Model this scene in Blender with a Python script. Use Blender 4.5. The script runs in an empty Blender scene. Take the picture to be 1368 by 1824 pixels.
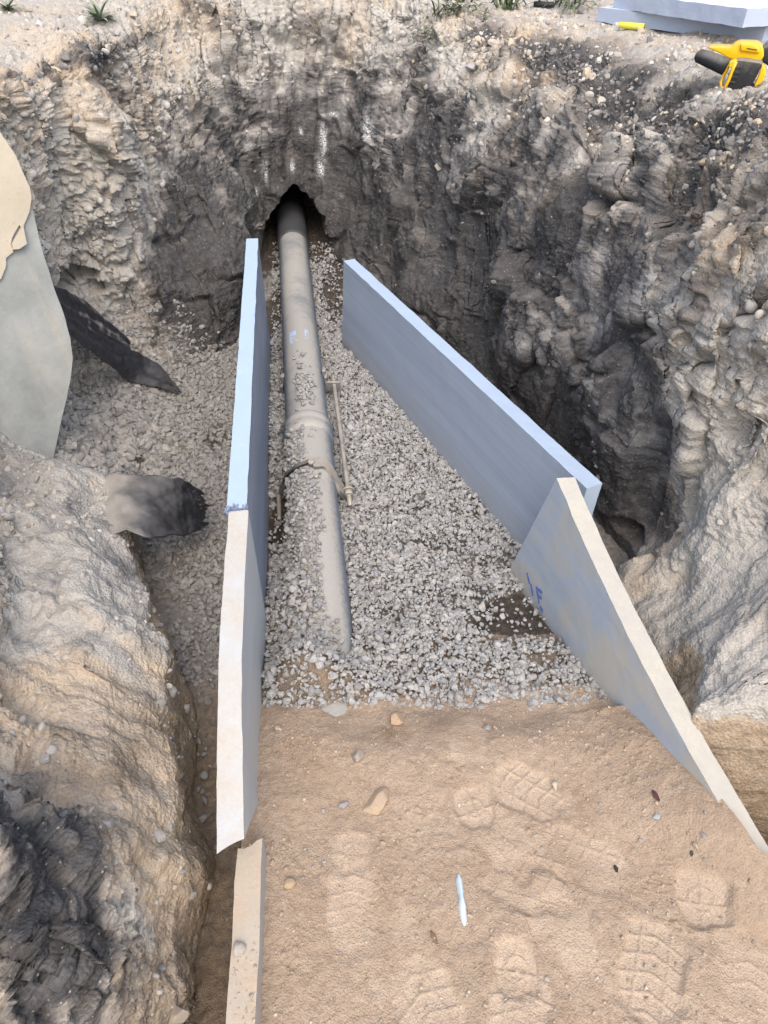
import bpy, bmesh, math, random
import numpy as np
from mathutils import Vector, Matrix, Euler

# ------------------------------------------------------------------ camera, sky, sun, exposure
scn = bpy.context.scene
C = scn.collection
PITCH = math.radians(41.0)
EYE = 1.5
FPX = 1265.0
cd = bpy.data.cameras.new("camera")
cam = bpy.data.objects.new("camera", cd); C.objects.link(cam)
cam.location = (0, 0, EYE)
cam.rotation_euler = (math.pi/2 - PITCH, 0, 0)
cd.sensor_fit = 'VERTICAL'; cd.sensor_height = 24.0; cd.lens = FPX/1824.0*24.0
cd.clip_start = 0.02; cd.clip_end = 500
scn.camera = cam

SUN_EL, SUN_AZ = math.radians(52), math.radians(172)   # azimuth measured from +Y towards +X
w = bpy.data.worlds.new("World"); scn.world = w; w.use_nodes = True
wn = w.node_tree
sky = wn.nodes.new('ShaderNodeTexSky'); sky.sky_type = 'NISHITA'; sky.sun_disc = False
sky.sun_elevation = SUN_EL; sky.sun_rotation = SUN_AZ; sky.dust_density = 5.0; sky.air_density = 1.0
wn.links.new(sky.outputs[0], wn.nodes['Background'].inputs[0])
wn.nodes['Background'].inputs[1].default_value = 0.15
sl = bpy.data.lights.new("sun", 'SUN'); sl.energy = 1.2; sl.angle = math.radians(120); sl.color = (.97, .985, 1.0)
so = bpy.data.objects.new("sun", sl); C.objects.link(so)
sd = Vector((math.sin(SUN_AZ)*math.cos(SUN_EL), math.cos(SUN_AZ)*math.cos(SUN_EL), math.sin(SUN_EL)))
so.rotation_euler = sd.to_track_quat('Z', 'Y').to_euler(); so.location = (0, 0, 8)
scn.view_settings.view_transform = 'Standard'; scn.view_settings.look = 'None'
scn.view_settings.exposure = 0.80; scn.view_settings.gamma = 1.0
scn.view_settings.use_curve_mapping = False
scn.cycles.use_denoising = True
scn.cycles.use_adaptive_sampling = False
scn.cycles.max_bounces = 5; scn.cycles.diffuse_bounces = 3; scn.cycles.glossy_bounces = 2

rng = np.random.default_rng(7)
random.seed(7)

# ------------------------------------------------------------------ photo readings -> places in the pit
CP, SP = math.cos(PITCH), math.sin(PITCH)
def ray(px, py):
    a, b = (px-684)/FPX, -(py-912)/FPX
    return np.array([a, CP + b*SP, -SP + b*CP])
def at(px, py, z):
    d = ray(px, py); t = (z-EYE)/d[2]; return np.array([d[0]*t, d[1]*t, z])
def PY(px, py, Y):
    d = ray(px, py); t = Y/d[1]; return np.array([d[0]*t, Y, EYE + d[2]*t])

# ------------------------------------------------------------------ noise (numpy)
_pr = np.random.default_rng(11)
PERM = _pr.permutation(256).astype(np.int32)
G = _pr.normal(size=(256, 3)); G = (G/np.linalg.norm(G, axis=1)[:, None]).astype(np.float32)
RND = _pr.random((256, 4)).astype(np.float32)
def _h(ix, iy, iz): return PERM[(PERM[(PERM[ix & 255] + iy) & 255] + iz) & 255]
def perlin(p):
    p = np.asarray(p, np.float32)
    i = np.floor(p).astype(np.int32); f = p - i
    u = f*f*f*(f*(f*6-15)+10)
    out = np.zeros(len(p), np.float32)
    for dx in (0, 1):
        wx = u[:, 0] if dx else 1-u[:, 0]
        for dy in (0, 1):
            wy = u[:, 1] if dy else 1-u[:, 1]
            for dz in (0, 1):
                wz = u[:, 2] if dz else 1-u[:, 2]
                g = G[_h(i[:, 0]+dx, i[:, 1]+dy, i[:, 2]+dz)]
                out += wx*wy*wz*(g[:, 0]*(f[:, 0]-dx)+g[:, 1]*(f[:, 1]-dy)+g[:, 2]*(f[:, 2]-dz))
    return out*1.5
def fbm(p, n=4, gain=.5, lac=2.03):
    p = np.asarray(p, np.float32); a, s, o = 1.0, 1.0, 0
    for k in range(n):
        o = o + a*perlin(p*s + 17.3*k); a *= gain; s *= lac
    return o
def ridged(p, n=4, gain=.5, lac=2.1):
    p = np.asarray(p, np.float32); a, s, o = 1.0, 1.0, 0
    for k in range(n):
        o = o + a*(1-2*np.abs(perlin(p*s + 9.1*k))); a *= gain; s *= lac
    return o
def voronoi(p, facet=False):
    """nearest-feature distance, second distance, random of the nearest cell"""
    p = np.asarray(p, np.float32)
    i = np.floor(p).astype(np.int32)
    f1 = np.full(len(p), 9., np.float32); f2 = f1.copy(); rid = np.zeros(len(p), np.float32); fac = rid.copy()
    for dx in (-1, 0, 1):
        for dy in (-1, 0, 1):
            for dz in (-1, 0, 1):
                h = _h(i[:, 0]+dx, i[:, 1]+dy, i[:, 2]+dz)
                c = i + np.array([dx, dy, dz]) + RND[h, :3]
                d = np.sqrt(((c-p)**2).sum(1)).astype(np.float32)
                n = d < f1
                if facet: fac = np.where(n, ((p-c)*G[h]).sum(1), fac)
                f2 = np.where(n, f1, np.minimum(f2, d)); rid = np.where(n, RND[h, 3], rid); f1 = np.where(n, d, f1)
    return (f1, f2, rid, fac) if facet else (f1, f2, rid)
def sstep(a, b, x):
    t = np.clip((np.asarray(x, float)-a)/(b-a), 0, 1); return t*t*(3-2*t)
def p3(x, y, z=0.0):
    x = np.asarray(x, float); return np.stack([x.ravel(), np.asarray(y, float).ravel()+0*x.ravel(), np.zeros(x.size)+z], 1)

# ------------------------------------------------------------------ mesh helpers
def mesh_np(name, V, F, mat=None, parent=None, smooth=True, attrs=None):
    V = np.ascontiguousarray(V, np.float32); F = np.ascontiguousarray(F, np.int32)
    k = F.shape[1]
    me = bpy.data.meshes.new(name)
    me.vertices.add(len(V)); me.vertices.foreach_set("co", V.ravel())
    me.loops.add(F.size); me.loops.foreach_set("vertex_index", F.ravel())
    me.polygons.add(len(F)); me.polygons.foreach_set("loop_start", np.arange(0, F.size, k, dtype=np.int32))
    me.polygons.foreach_set("use_smooth", np.full(len(F), smooth, bool))
    for an, av in (attrs or {}).items():
        a = me.attributes.new(an, 'FLOAT', 'POINT'); a.data.foreach_set("value", np.ascontiguousarray(av, np.float32).ravel())
    me.update(); me.validate()
    if mat: me.materials.append(mat)
    o = bpy.data.objects.new(name, me); C.objects.link(o)
    if parent: o.parent = parent
    return o
def grid_faces(nu, nv, closed_u=False):
    iu = np.arange(nu if closed_u else nu-1); iv = np.arange(nv-1)
    a, b = np.meshgrid(iu, iv, indexing='ij'); a2 = (a+1) % nu
    return np.stack([a*nv+b, a2*nv+b, a2*nv+b+1, a*nv+b+1], -1).reshape(-1, 4)
def bm_obj(name, bm, mat=None, parent=None, smooth=False):
    me = bpy.data.meshes.new(name); bm.to_mesh(me); bm.free()
    if smooth: me.polygons.foreach_set("use_smooth", [True]*len(me.polygons))
    if mat: me.materials.append(mat)
    o = bpy.data.objects.new(name, me); C.objects.link(o)
    if parent: o.parent = parent
    return o
def tag(o, label=None, cat=None, group=None, kind=None):
    if label: o['label'] = label
    if cat: o['category'] = cat
    if group: o['group'] = group
    if kind: o['kind'] = kind
    return o
def empty(name, loc, rot=(0, 0, 0)):
    o = bpy.data.objects.new(name, None); C.objects.link(o); o.location = loc; o.rotation_euler = rot
    o.empty_display_size = .05
    return o
def bevel(bm, wd, seg=2):
    bmesh.ops.bevel(bm, geom=bm.edges[:], offset=wd, segments=seg, profile=.5, affect='EDGES', clamp_overlap=True)
def add_box(bm, size, loc=(0, 0, 0), rot=(0, 0, 0)):
    m = Matrix.Translation(loc) @ Euler(rot).to_matrix().to_4x4() @ Matrix.Diagonal((*size, 1))
    return bmesh.ops.create_cube(bm, size=1, matrix=m)['verts']
def add_prism(bm, pts, z0, z1):
    lo = [bm.verts.new((x, y, z0)) for x, y in pts]; hi = [bm.verts.new((x, y, z1)) for x, y in pts]
    n = len(pts); bm.faces.new(lo[::-1]); bm.faces.new(hi)
    for i in range(n): bm.faces.new((lo[i], lo[(i+1) % n], hi[(i+1) % n], hi[i]))
def frames(P):
    P = np.asarray(P, float); T = np.gradient(P, axis=0); T /= np.linalg.norm(T, axis=1)[:, None]+1e-9
    up = np.array([0, 0, 1.0]); S = np.cross(T, up); n = np.linalg.norm(S, axis=1)[:, None]
    S = np.where(n < 1e-3, np.array([1., 0, 0]), S/np.maximum(n, 1e-9)); U = np.cross(S, T)
    return T, S, U
def tube(name, P, r, mat, parent=None, n=32, a0=0, a1=2*math.pi, caps=True):
    """surface of revolution along a path with a radius at each point"""
    P = np.asarray(P, float); r = np.broadcast_to(r, (len(P),)).astype(float)
    T, S, U = frames(P); closed = abs(a1-a0-2*math.pi) < 1e-6
    an = np.linspace(a0, a1, n, endpoint=not closed)
    V = P[None] + r[None, :, None]*(np.cos(an)[:, None, None]*S[None] + np.sin(an)[:, None, None]*U[None])
    V = V.reshape(-1, 3); F = grid_faces(n, len(P), closed)
    if caps and closed:
        V = np.concatenate([V, P[:1], P[-1:]]); L = len(P); c0, c1 = n*L, n*L+1
        i = np.arange(n); j = (i+1) % n
        F = np.concatenate([F, np.stack([j*L, i*L, np.full(n, c0), np.full(n, c0)], 1)[:, :4], np.stack([i*L+L-1, j*L+L-1, np.full(n, c1), np.full(n, c1)], 1)])
        me = bpy.data.meshes.new(name)
        me.from_pydata(V.tolist(), [], [list(dict.fromkeys(f)) for f in F.tolist()])
        me.polygons.foreach_set("use_smooth", [True]*len(me.polygons)); me.update()
        me.materials.append(mat); o = bpy.data.objects.new(name, me); C.objects.link(o)
        if parent: o.parent = parent
        return o
    return mesh_np(name, V, F, mat, parent)

# ------------------------------------------------------------------ materials
class NT:
    def __init__(s, name):
        s.m = bpy.data.materials.new(name); s.m.use_nodes = True; s.t = s.m.node_tree
        s.b = s.t.nodes['Principled BSDF']; s.b.inputs['Roughness'].default_value = .9
        s.b.inputs['Specular IOR Level'].default_value = .25
    def n(s, typ, **kw):
        nd = s.t.nodes.new('ShaderNode'+typ)
        for k, v in kw.items():
            if k in nd.inputs: s.put(nd.inputs[k], v)
            else: setattr(nd, k, v)
        return nd
    def put(s, sock, v):
        if isinstance(v, bpy.types.NodeSocket): s.t.links.new(v, sock)
        else:
            if isinstance(v, tuple) and len(v) == 3 and sock.type == 'RGBA': v = (*v, 1)
            sock.default_value = v
    def math(s, op, a, b=0.0, c=0.0, clamp=False):
        nd = s.t.nodes.new('ShaderNodeMath'); nd.operation = op; nd.use_clamp = clamp
        s.put(nd.inputs[0], a); s.put(nd.inputs[1], b); s.put(nd.inputs[2], c); return nd.outputs[0]
    def mix(s, f, a, b, mode='MIX'):
        nd = s.t.nodes.new('ShaderNodeMix'); nd.data_type = 'RGBA'; nd.blend_type = mode
        s.put(nd.inputs['Factor'], f); s.put(nd.inputs[6], a); s.put(nd.inputs[7], b); return nd.outputs[2]
    def ramp(s, f, stops, interp='LINEAR'):
        nd = s.t.nodes.new('ShaderNodeValToRGB'); cr = nd.color_ramp; cr.interpolation = interp
        while len(cr.elements) < len(stops): cr.elements.new(.5)
        for e, (p, c) in zip(cr.elements, stops):
            e.position = p; e.color = (*c, 1) if isinstance(c, tuple) else (c, c, c, 1)
        s.put(nd.inputs[0], f); return nd.outputs[0]
    def co(s, scale=(1, 1, 1), kind='Object', rot=(0, 0, 0)):
        tc = s.t.nodes.new('ShaderNodeTexCoord'); mp = s.t.nodes.new('ShaderNodeMapping')
        mp.inputs['Scale'].default_value = scale; mp.inputs['Rotation'].default_value = rot
        s.t.links.new(tc.outputs[kind], mp.inputs[0]); return mp.outputs[0]
    def noise(s, scale, detail=4, rough=.55, co=None, dist=0.0):
        nd = s.n('TexNoise', Scale=scale, Detail=detail, Roughness=rough, Distortion=dist)
        s.put(nd.inputs['Vector'], co if co is not None else s.co()); return nd.outputs[0]
    def vor(s, scale, co=None, feature='F1', out=0):
        nd = s.t.nodes.new('ShaderNodeTexVoronoi'); nd.feature = feature; nd.inputs['Scale'].default_value = scale
        s.put(nd.inputs['Vector'], co if co is not None else s.co()); return nd.outputs[out]
    def attr(s, name):
        nd = s.t.nodes.new('ShaderNodeAttribute'); nd.attribute_name = name; return nd.outputs['Fac']
    def upness(s):
        g = s.t.nodes.new('ShaderNodeNewGeometry'); sp = s.t.nodes.new('ShaderNodeSeparateXYZ')
        s.t.links.new(g.outputs['Normal'], sp.inputs[0]); return sp.outputs[2]
    def island(s):
        return s.t.nodes.new('ShaderNodeNewGeometry').outputs['Random Per Island']
    def bump(s, h, dist, strength=1.0, prev=None):
        nd = s.t.nodes.new('ShaderNodeBump'); nd.inputs['Strength'].default_value = strength; nd.inputs['Distance'].default_value = dist
        s.put(nd.inputs['Height'], h)
        if prev is not None: s.put(nd.inputs['Normal'], prev)
        return nd.outputs[0]
    def done(s, col, normal=None, rough=None, metal=None, spec=None):
        s.put(s.b.inputs['Base Color'], col)
        if normal is not None: s.put(s.b.inputs['Normal'], normal)
        if rough is not None: s.put(s.b.inputs['Roughness'], rough)
        if metal is not None: s.put(s.b.inputs['Metallic'], metal)
        if spec is not None: s.put(s.b.inputs['Specular IOR Level'], spec)
        return s.m

def mat_soil():
    s = NT("soil")
    co = s.co()
    dark, warm, dust, chalk = s.attr('dark'), s.attr('warm'), s.attr('dust'), s.attr('chalk')
    n1 = s.noise(7, 6, .62, co); n2 = s.noise(38, 6, .68, co); n3 = s.noise(160, 4, .65, co)
    # grain of clay + stone flecks
    light = s.ramp(n2, [(.25, (.30, .284, .256)), (.5, (.44, .418, .378)), (.75, (.57, .545, .50))])
    wcol = s.ramp(n2, [(.25, (.37, .28, .19)), (.5, (.53, .42, .305)), (.78, (.64, .54, .42))])
    mid = s.ramp(n2, [(.25, (.15, .146, .142)), (.55, (.235, .229, .222)), (.8, (.36, .35, .335))])
    blk = s.ramp(n2, [(.25, (.040, .039, .040)), (.55, (.080, .078, .078)), (.8, (.15, .145, .142))])
    wf = s.math('ADD', warm, s.math('MULTIPLY', s.math('SUBTRACT', n1, .5), .9), clamp=True)
    base = s.mix(s.ramp(wf, [(.25, 0.), (.7, 1.)]), light, wcol)
    mid = s.mix(wf, mid, s.ramp(n2, [(.25, (.17, .125, .08)), (.55, (.25, .19, .13)), (.8, (.33, .26, .19))]))
    df = s.math('ADD', dark, s.math('MULTIPLY', s.math('SUBTRACT', n2, .5), .55))
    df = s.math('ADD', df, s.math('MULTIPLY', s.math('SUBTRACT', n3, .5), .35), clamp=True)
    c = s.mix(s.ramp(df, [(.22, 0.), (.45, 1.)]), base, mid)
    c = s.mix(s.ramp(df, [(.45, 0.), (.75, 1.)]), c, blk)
    c = s.mix(.75, c, s.ramp(s.vor(210, co, out=1), [(.0, (.66, .66, .67)), (.4, (1., 1., 1.)), (.9, (1., 1., 1.)), (.97, (1.35, 1.33, 1.3))]), 'MULTIPLY')  # pale grains, plus dark specks that paint the shade of small pits
    # loose pale dust lying on ledges
    up = s.upness()
    dn = s.math('MULTIPLY', s.ramp(up, [(.35, 0.), (.85, 1.)]), s.ramp(n1, [(.35, .25), (.6, 1.)]))
    c = s.mix(s.math('MULTIPLY', dn, dust, clamp=True), c, s.mix(n3, (.33, .29, .24), (.50, .46, .40)))
    fleck = s.ramp(s.vor(95, co), [(.10, 1.), (.2, 0.)])
    frand = s.ramp(s.vor(95, co, out=1), [(.62, 0.), (.66, 1.)])
    c = s.mix(s.math('MULTIPLY', s.math('MULTIPLY', fleck, frand), .6), c, (.55, .52, .46))
    c = s.mix(s.math('MULTIPLY', chalk, s.ramp(n3, [(.42, 0.), (.58, 1.)]), clamp=True), c, (.72, .74, .74))
    h = s.math('ADD', s.math('MULTIPLY', n3, .6), s.math('MULTIPLY', s.noise(420, 3, .6, co), .35))
    h = s.math('ADD', h, s.math('MULTIPLY', s.vor(150, co), -.7))
    nb = s.bump(s.math('ADD', h, s.math('MULTIPLY', n2, 1.0)), .005, .85)
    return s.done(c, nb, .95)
def mat_sand():
    s = NT("sand"); co = s.co()
    n1 = s.noise(4, 5, .6, co); n2 = s.noise(55, 5, .65, co); n3 = s.noise(420, 3, .6, co)
    c = s.ramp(n1, [(.3, (.355, .27, .197)), (.5, (.415, .324, .243)), (.7, (.46, .366, .28))])
    c = s.mix(s.ramp(n2, [(.3, .5), (.7, 0.)]), c, (.26, .19, .13))
    press = s.attr('press')
    c = s.mix(s.math('MULTIPLY', press, .85, clamp=True), c, (.465, .37, .282))
    damp = s.attr('damp')
    c = s.mix(s.math('MULTIPLY', damp, .7, clamp=True), c, (.24, .165, .108))
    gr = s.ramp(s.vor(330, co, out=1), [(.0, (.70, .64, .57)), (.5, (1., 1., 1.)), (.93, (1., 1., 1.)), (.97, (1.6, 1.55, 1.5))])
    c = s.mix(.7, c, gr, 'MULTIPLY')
    gl = s.vor(260, co)
    h = s.math('ADD', s.math('MULTIPLY', n3, .5), s.math('MULTIPLY', gl, -.5))
    nb = s.bump(s.math('ADD', h, s.math('MULTIPLY', n2, .8)), .0035, .9)
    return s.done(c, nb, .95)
def mat_dirt():
    s = NT("trench_dirt"); co = s.co()
    n1 = s.noise(9, 5, .6, co); n2 = s.noise(70, 5, .65, co); n3 = s.noise(300, 3, .6, co)
    br = s.attr('brown')
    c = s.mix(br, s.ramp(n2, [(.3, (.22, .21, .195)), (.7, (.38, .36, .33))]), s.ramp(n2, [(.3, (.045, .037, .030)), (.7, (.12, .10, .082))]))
    c = s.mix(s.math('MULTIPLY', s.attr('tan'), s.ramp(n1, [(.3, .6), (.6, 1.)])), c, s.ramp(n2, [(.3, (.20, .15, .105)), (.7, (.33, .255, .185))]))
    nb = s.bump(s.math('ADD', n2, s.math('MULTIPLY', n3, .6)), .008, 1.0)
    return s.done(c, nb, .95)
def mat_stones(name, cols, dusty=(.36, .32, .27), dust=.35):
    s = NT(name); r = s.island(); co = s.co()
    n = len(cols)
    c = s.ramp(r, [(i/n, cc) for i, cc in enumerate(cols)], 'CONSTANT')
    c = s.mix(s.ramp(s.noise(180, 4, .6, co), [(.35, .0), (.7, .55)]), c, s.mix(.5, c, (.2, .19, .18)))
    up = s.ramp(s.upness(), [(.2, 0.), (.9, 1.)])
    c = s.mix(s.math('MULTIPLY', s.math('MULTIPLY', up, dust), s.ramp(s.noise(40, 3, .5, co), [(.35, .2), (.65, 1.)])), c, dusty)
    nb = s.bump(s.noise(500, 3, .6, co), .0015, .7)
    return s.done(c, nb, .88)
GRAVEL = [tuple(.10+.46*k for k in c_) for c_ in [(.36, .365, .36), (.55, .55, .54), (.45, .445, .43), (.62, .62, .61), (.30, .31, .32), (.50, .475, .43), (.42, .44, .46), (.66, .65, .62), (.38, .35, .31), (.53, .54, .55), (.20, .205, .21), (.58, .54, .47)]]
DUSTY = [(.27, .262, .248), (.33, .32, .30), (.235, .23, .22), (.37, .358, .335), (.30, .29, .27), (.29, .28, .265), (.22, .21, .20)]
RUBBLE = [(.45, .41, .35), (.52, .47, .39), (.38, .36, .33), (.55, .46, .34), (.58, .56, .52), (.33, .31, .29), (.50, .40, .28), (.42, .40, .37), (.24, .235, .235)]
DARKST = [(.16, .155, .155), (.22, .21, .205), (.11, .108, .11), (.30, .285, .27), (.19, .185, .18)]

def mat_foam(name, skin, cut, dirt_top=0.0, dirt_side=0.0, streak=(1, 30, 30), streak_amt=.35, tan=(.48, .43, .36)):
    s = NT(name); cut = tuple(.84*k for k in cut)
    co = s.co(); up = s.attr('top')
    st = s.noise(1.0, 5, .65, s.co(streak)); n1 = s.noise(6, 5, .6, co); n2 = s.noise(260, 2, .5, co)
    sc = s.mix(s.ramp(st, [(.33, 0.), (.72, streak_amt)]), skin, tuple(min(1, 1.5*k+.07) for k in skin))
    sc = s.mix(s.ramp(s.noise(1.0, 4, .6, s.co(tuple(3.1*k for k in streak))), [(.5, 0.), (.75, streak_amt*.7)]), sc, tuple(.72*k for k in skin))
    sc = s.mix(s.math('MULTIPLY', s.ramp(s.noise(4.2, 5, .62, co), [(.47, 0.), (.60, 1.)]), dirt_side), sc, tan)
    sc = s.mix(s.math('MULTIPLY', s.ramp(s.noise(170, 3, .6, co), [(.62, 0.), (.7, 1.)]), .18), sc, (.12, .12, .12))
    sx_ = s.t.nodes.new('ShaderNodeSeparateXYZ'); s.put(sx_.inputs[0], co)
    spl = s.math('ADD', s.math('MULTIPLY', s.math('SUBTRACT', .0, sx_.outputs[2]), 6.0), s.math('MULTIPLY', s.math('SUBTRACT', s.noise(22, 6, .75, co), .5), 1.7), clamp=True)
    sc = s.mix(s.math('MULTIPLY', spl, .4 if streak else 0.), sc, (.30, .265, .22))
    cc = s.mix(s.ramp(n2, [(.35, .04), (.6, 0.)]), cut, tuple(.55*k for k in cut))
    cc = s.mix(s.math('MULTIPLY', s.ramp(s.noise(7, 6, .7, co), [(.38, .12), (.60, 1.)]), dirt_top), cc, s.mix(s.noise(120, 3, .6, co), tuple(.8*k for k in tan), tuple(1.15*k for k in tan)))
    c = s.mix(up, sc, cc)
    nb = s.bump(s.math('MULTIPLY', up, s.math('ADD', s.math('MULTIPLY', s.noise(340, 2, .5, co), .4), s.math('MULTIPLY', s.noise(60, 3, .6, co), .8))), .002, .7)
    nb = s.bump(st, .0015, .35, nb)
    return s.done(c, nb, s.math('ADD', .48, s.math('MULTIPLY', up, .4)), spec=.35)
def mat_simple(name, col, rough=.6, metal=0.0, var=.25, scale=40, bump=.0008, dust=0.0, dustcol=(.42, .37, .30), dscale=14, dlo=.0, dhi=.7):
    s = NT(name); co = s.co()
    n = s.noise(scale, 5, .6, co)
    c = s.mix(s.ramp(n, [(.3, var), (.7, 0.)]), col, tuple(.55*k for k in col))
    if dust:
        d = s.math('MULTIPLY', s.ramp(s.math('ADD', s.upness(), s.math('MULTIPLY', s.math('SUBTRACT', s.noise(60, 5, .7, co), .5), .5)), [(dlo, 0.), (dhi, 1.)]), s.ramp(s.noise(dscale, 6, .65, co), [(.28, .15), (.5, 1.)]))
        c = s.mix(s.math('MULTIPLY', d, dust), c, s.mix(s.noise(200, 3, .6, co), tuple(.75*k for k in dustcol), tuple(1.15*k for k in dustcol)))
    return s.done(c, s.bump(s.noise(scale*5, 3, .6, co), bump, .6), rough, metal)

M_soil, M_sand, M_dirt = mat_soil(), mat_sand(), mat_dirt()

# ------------------------------------------------------------------ where the trench pieces run
LB = lambda Y: -.187 - .115*Y                      # inner face line of the left boards
def pipe_x(Y): return -.175 - .126*(Y-1.332)
def pipe_z(Y): return -.06 - .05*sstep(2.0, 1.1, Y)
# right dirty board: inner top edge
RB = np.array([at(992, 852, .35), at(1159, 1216, .16), at(1276, 1416, .09), at(1352, 1552, .035), at(1500, 1790, -.02)])
_c1, _c2, _y = np.polyfit(RB[:, 1], RB[:, 0], 2), np.polyfit(RB[:, 1], RB[:, 2], 2), np.linspace(RB[0, 1], RB[-1, 1], 11)
RB = np.stack([np.polyval(_c1, _y), _y, np.polyval(_c2, _y)], 1)
def RBx(Y):
    k = np.argsort(RB[:, 1]); return np.interp(Y, RB[k, 1], RB[k, 0])

# ------------------------------------------------------------------ terrain: a lofted skin round the pit
#  each section runs foot -> ledge -> wall -> rim; dark / warm / lump / pebble read off the soil seen there
S = []
def sec(*pts, dark, warm, lump, peb, dust=(.5,)*5):
    S.append(([np.array(p, float) for p in pts], dark, warm, lump, peb, dust))
o5 = (1, 1, 1, 1, 1)
sec((-.32,-.6,-.13), (-.38,-.6,.2), (-.6,-.6,.4), (-.95,-.6,.55), (-1.3,-.6,.95), dark=(.2,.2,.6,.5,.3), warm=(.4,.6,.4,.4,.5), lump=o5, peb=(.2,.2,.2,.3,1))
sec((-.345,.0,-.13), (-.40,.0,.2), (-.6,.0,.4), (-.95,.0,.55), (-1.3,.0,.95), dark=(.2,.2,.6,.5,.3), warm=(.4,.6,.4,.4,.5), lump=o5, peb=(.2,.2,.2,.3,1))
sec(at(282,1824,-.13), at(232,1800,.20), at(90,1720,.36), at(-120,1640,.46), (-1.3,.35,.95), dark=(.15,.15,.62,.6,.3), warm=(.4,.45,.35,.4,.5), lump=(.4,.5,1.2,1.3,1), peb=(.2,.1,.2,.3,1))
sec(at(318,1710,-.13), at(270,1660,.17), at(175,1590,.36), at(20,1520,.45), (-1.28,.5,.95), dark=(.15,.15,.40,.75,.3), warm=(.4,.4,.3,.3,.5), lump=(.4,.5,1.2,1.3,1), peb=(.2,.1,.2,.3,1))
sec(at(360,1600,-.13), at(315,1550,.14), at(215,1460,.29), at(40,1400,.36), (-1.25,.7,.95), dark=(.15,.08,.08,.5,.3), warm=(.5,.65,.75,.5,.5), lump=(.4,.5,.7,1.0,1), peb=(.2,.1,.1,.2,1))
sec(at(342,1410,-.13), at(298,1350,.13), at(180,1280,.25), at(0,1235,.31), (-1.25,1.1,.95), dark=(.15,.05,.03,.05,.2), warm=(.5,.65,.85,.85,.5), lump=(.4,.45,.5,.6,1), peb=(.2,.05,.1,.2,1))
sec(at(338,1240,-.13), at(285,1160,.12), at(150,1080,.24), at(-20,1030,.28), (-1.3,1.4,.98), dark=(.2,.15,.12,.15,.2), warm=(.3,.12,.1,.25,.4), lump=(.4,.45,.6,.8,1), peb=(.2,.1,.4,.6,1))
sec(at(255,1050,-.13), at(232,965,.11), at(130,930,.22), at(-40,905,.26), (-1.35,1.65,1.0), dark=(.2,.15,.15,.1,.2), warm=(.25,.2,.25,.5,.3), lump=(.5,.5,.6,.8,1), peb=(.5,.4,.7,.8,1))
sec(at(235,925,-.12), at(205,880,.09), at(100,870,.20), at(-60,868,.24), (-1.38,1.85,1.0), dark=(.2,.15,.12,.1,.2), warm=(.2,.15,.2,.3,.3), lump=(.5,.5,.6,.8,1), peb=(.5,.4,.7,.8,1))
sec(at(250,815,-.12), at(150,760,-.02), (-1.20,2.1,.10), (-1.32,2.1,.5), (-1.36,2.1,1.02), dark=(.15,.12,.12,.1,.15), warm=(.2,.15,.15,.2,.3), lump=(.4,.4,.5,.8,1), peb=(.6,.6,.6,.8,1))
sec(at(215,680,-.12), at(140,620,.02), (-1.32,2.72,.28), (-1.28,2.66,.6), (-1.26,2.5,1.03), dark=(.2,.2,.2,.12,.1), warm=(.2,.15,.15,.2,.3), lump=(.5,.5,.9,1,1), peb=(.6,.6,.8,1,1))
sec(at(235,668,-.12), PY(165,545,2.93), PY(125,380,2.95), PY(95,235,2.93), PY(70,140,2.95), dark=(.25,.25,.14,.08,.1), warm=(.15,.1,.12,.15,.35), lump=(.6,.8,1,1,1), peb=(.6,.8,1,1,1))
sec(at(300,655,-.12), PY(245,545,3.02), PY(205,400,3.05), PY(195,250,3.08), PY(150,108,3.15), dark=(.35,.25,.16,.08,.2), warm=(.1,.1,.12,.15,.3), lump=(.7,.9,1,1,1), peb=(.5,.8,1,1,1))
sec(at(365,628,-.13), PY(320,520,3.1), PY(255,380,3.28), PY(228,235,3.35), PY(200,88,3.45), dark=(.7,.8,.58,.22,.22), warm=(.1,.05,.1,.15,.3), lump=(.8,1,1,1,1), peb=(.3,.3,.6,1,1))
sec(at(418,610,-.13), PY(395,515,3.2), PY(320,370,3.45), PY(275,215,3.6), PY(250,60,3.8), dark=(.85,.9,.66,.4,.2), warm=(.05,.02,.1,.15,.25), lump=(.8,1,1.1,1,1), peb=(.2,.15,.4,1,1))
sec(at(447,520,-.13), PY(440,430,3.75), PY(395,300,3.85), PY(345,165,4.05), PY(320,30,4.3), dark=(.75,.62,.72,.3,.15), warm=(.05,.02,.1,.15,.25), lump=(.6,1,1.1,1,1), peb=(.2,.15,.4,1,1))
sec(at(468,470,-.13), PY(470,385,4.22), PY(460,280,4.32), PY(445,150,4.42), PY(430,-5,4.6), dark=(.65,.55,.66,.25,.15), warm=(.05,.05,.05,.15,.2), lump=(.5,.6,.8,1,1), peb=(.2,.2,.3,1,1))
sec(PY(525,455,4.28), PY(522,360,4.36), PY(525,250,4.42), PY(530,130,4.48), PY(535,-12,4.65), dark=(.6,.5,.56,.45,.3), warm=(.05,.05,.05,.1,.2), lump=(.4,.5,.6,1,1), peb=(.2,.2,.3,.9,1))
sec(at(582,450,-.13), PY(588,365,4.32), PY(600,260,4.38), PY(615,130,4.46), PY(625,-5,4.62), dark=(.65,.55,.5,.5,.4), warm=(.05,.05,.05,.1,.2), lump=(.6,.6,.7,1,1), peb=(.2,.3,.4,.8,1))
sec(at(622,480,-.13), PY(645,370,4.05), PY(665,260,4.12), PY(685,130,4.25), PY(700,5,4.4), dark=(.65,.52,.45,.4,.3), warm=(.05,.05,.05,.2,.2), lump=(.8,1,1,1,1), peb=(.3,.4,.6,.8,1))
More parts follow.
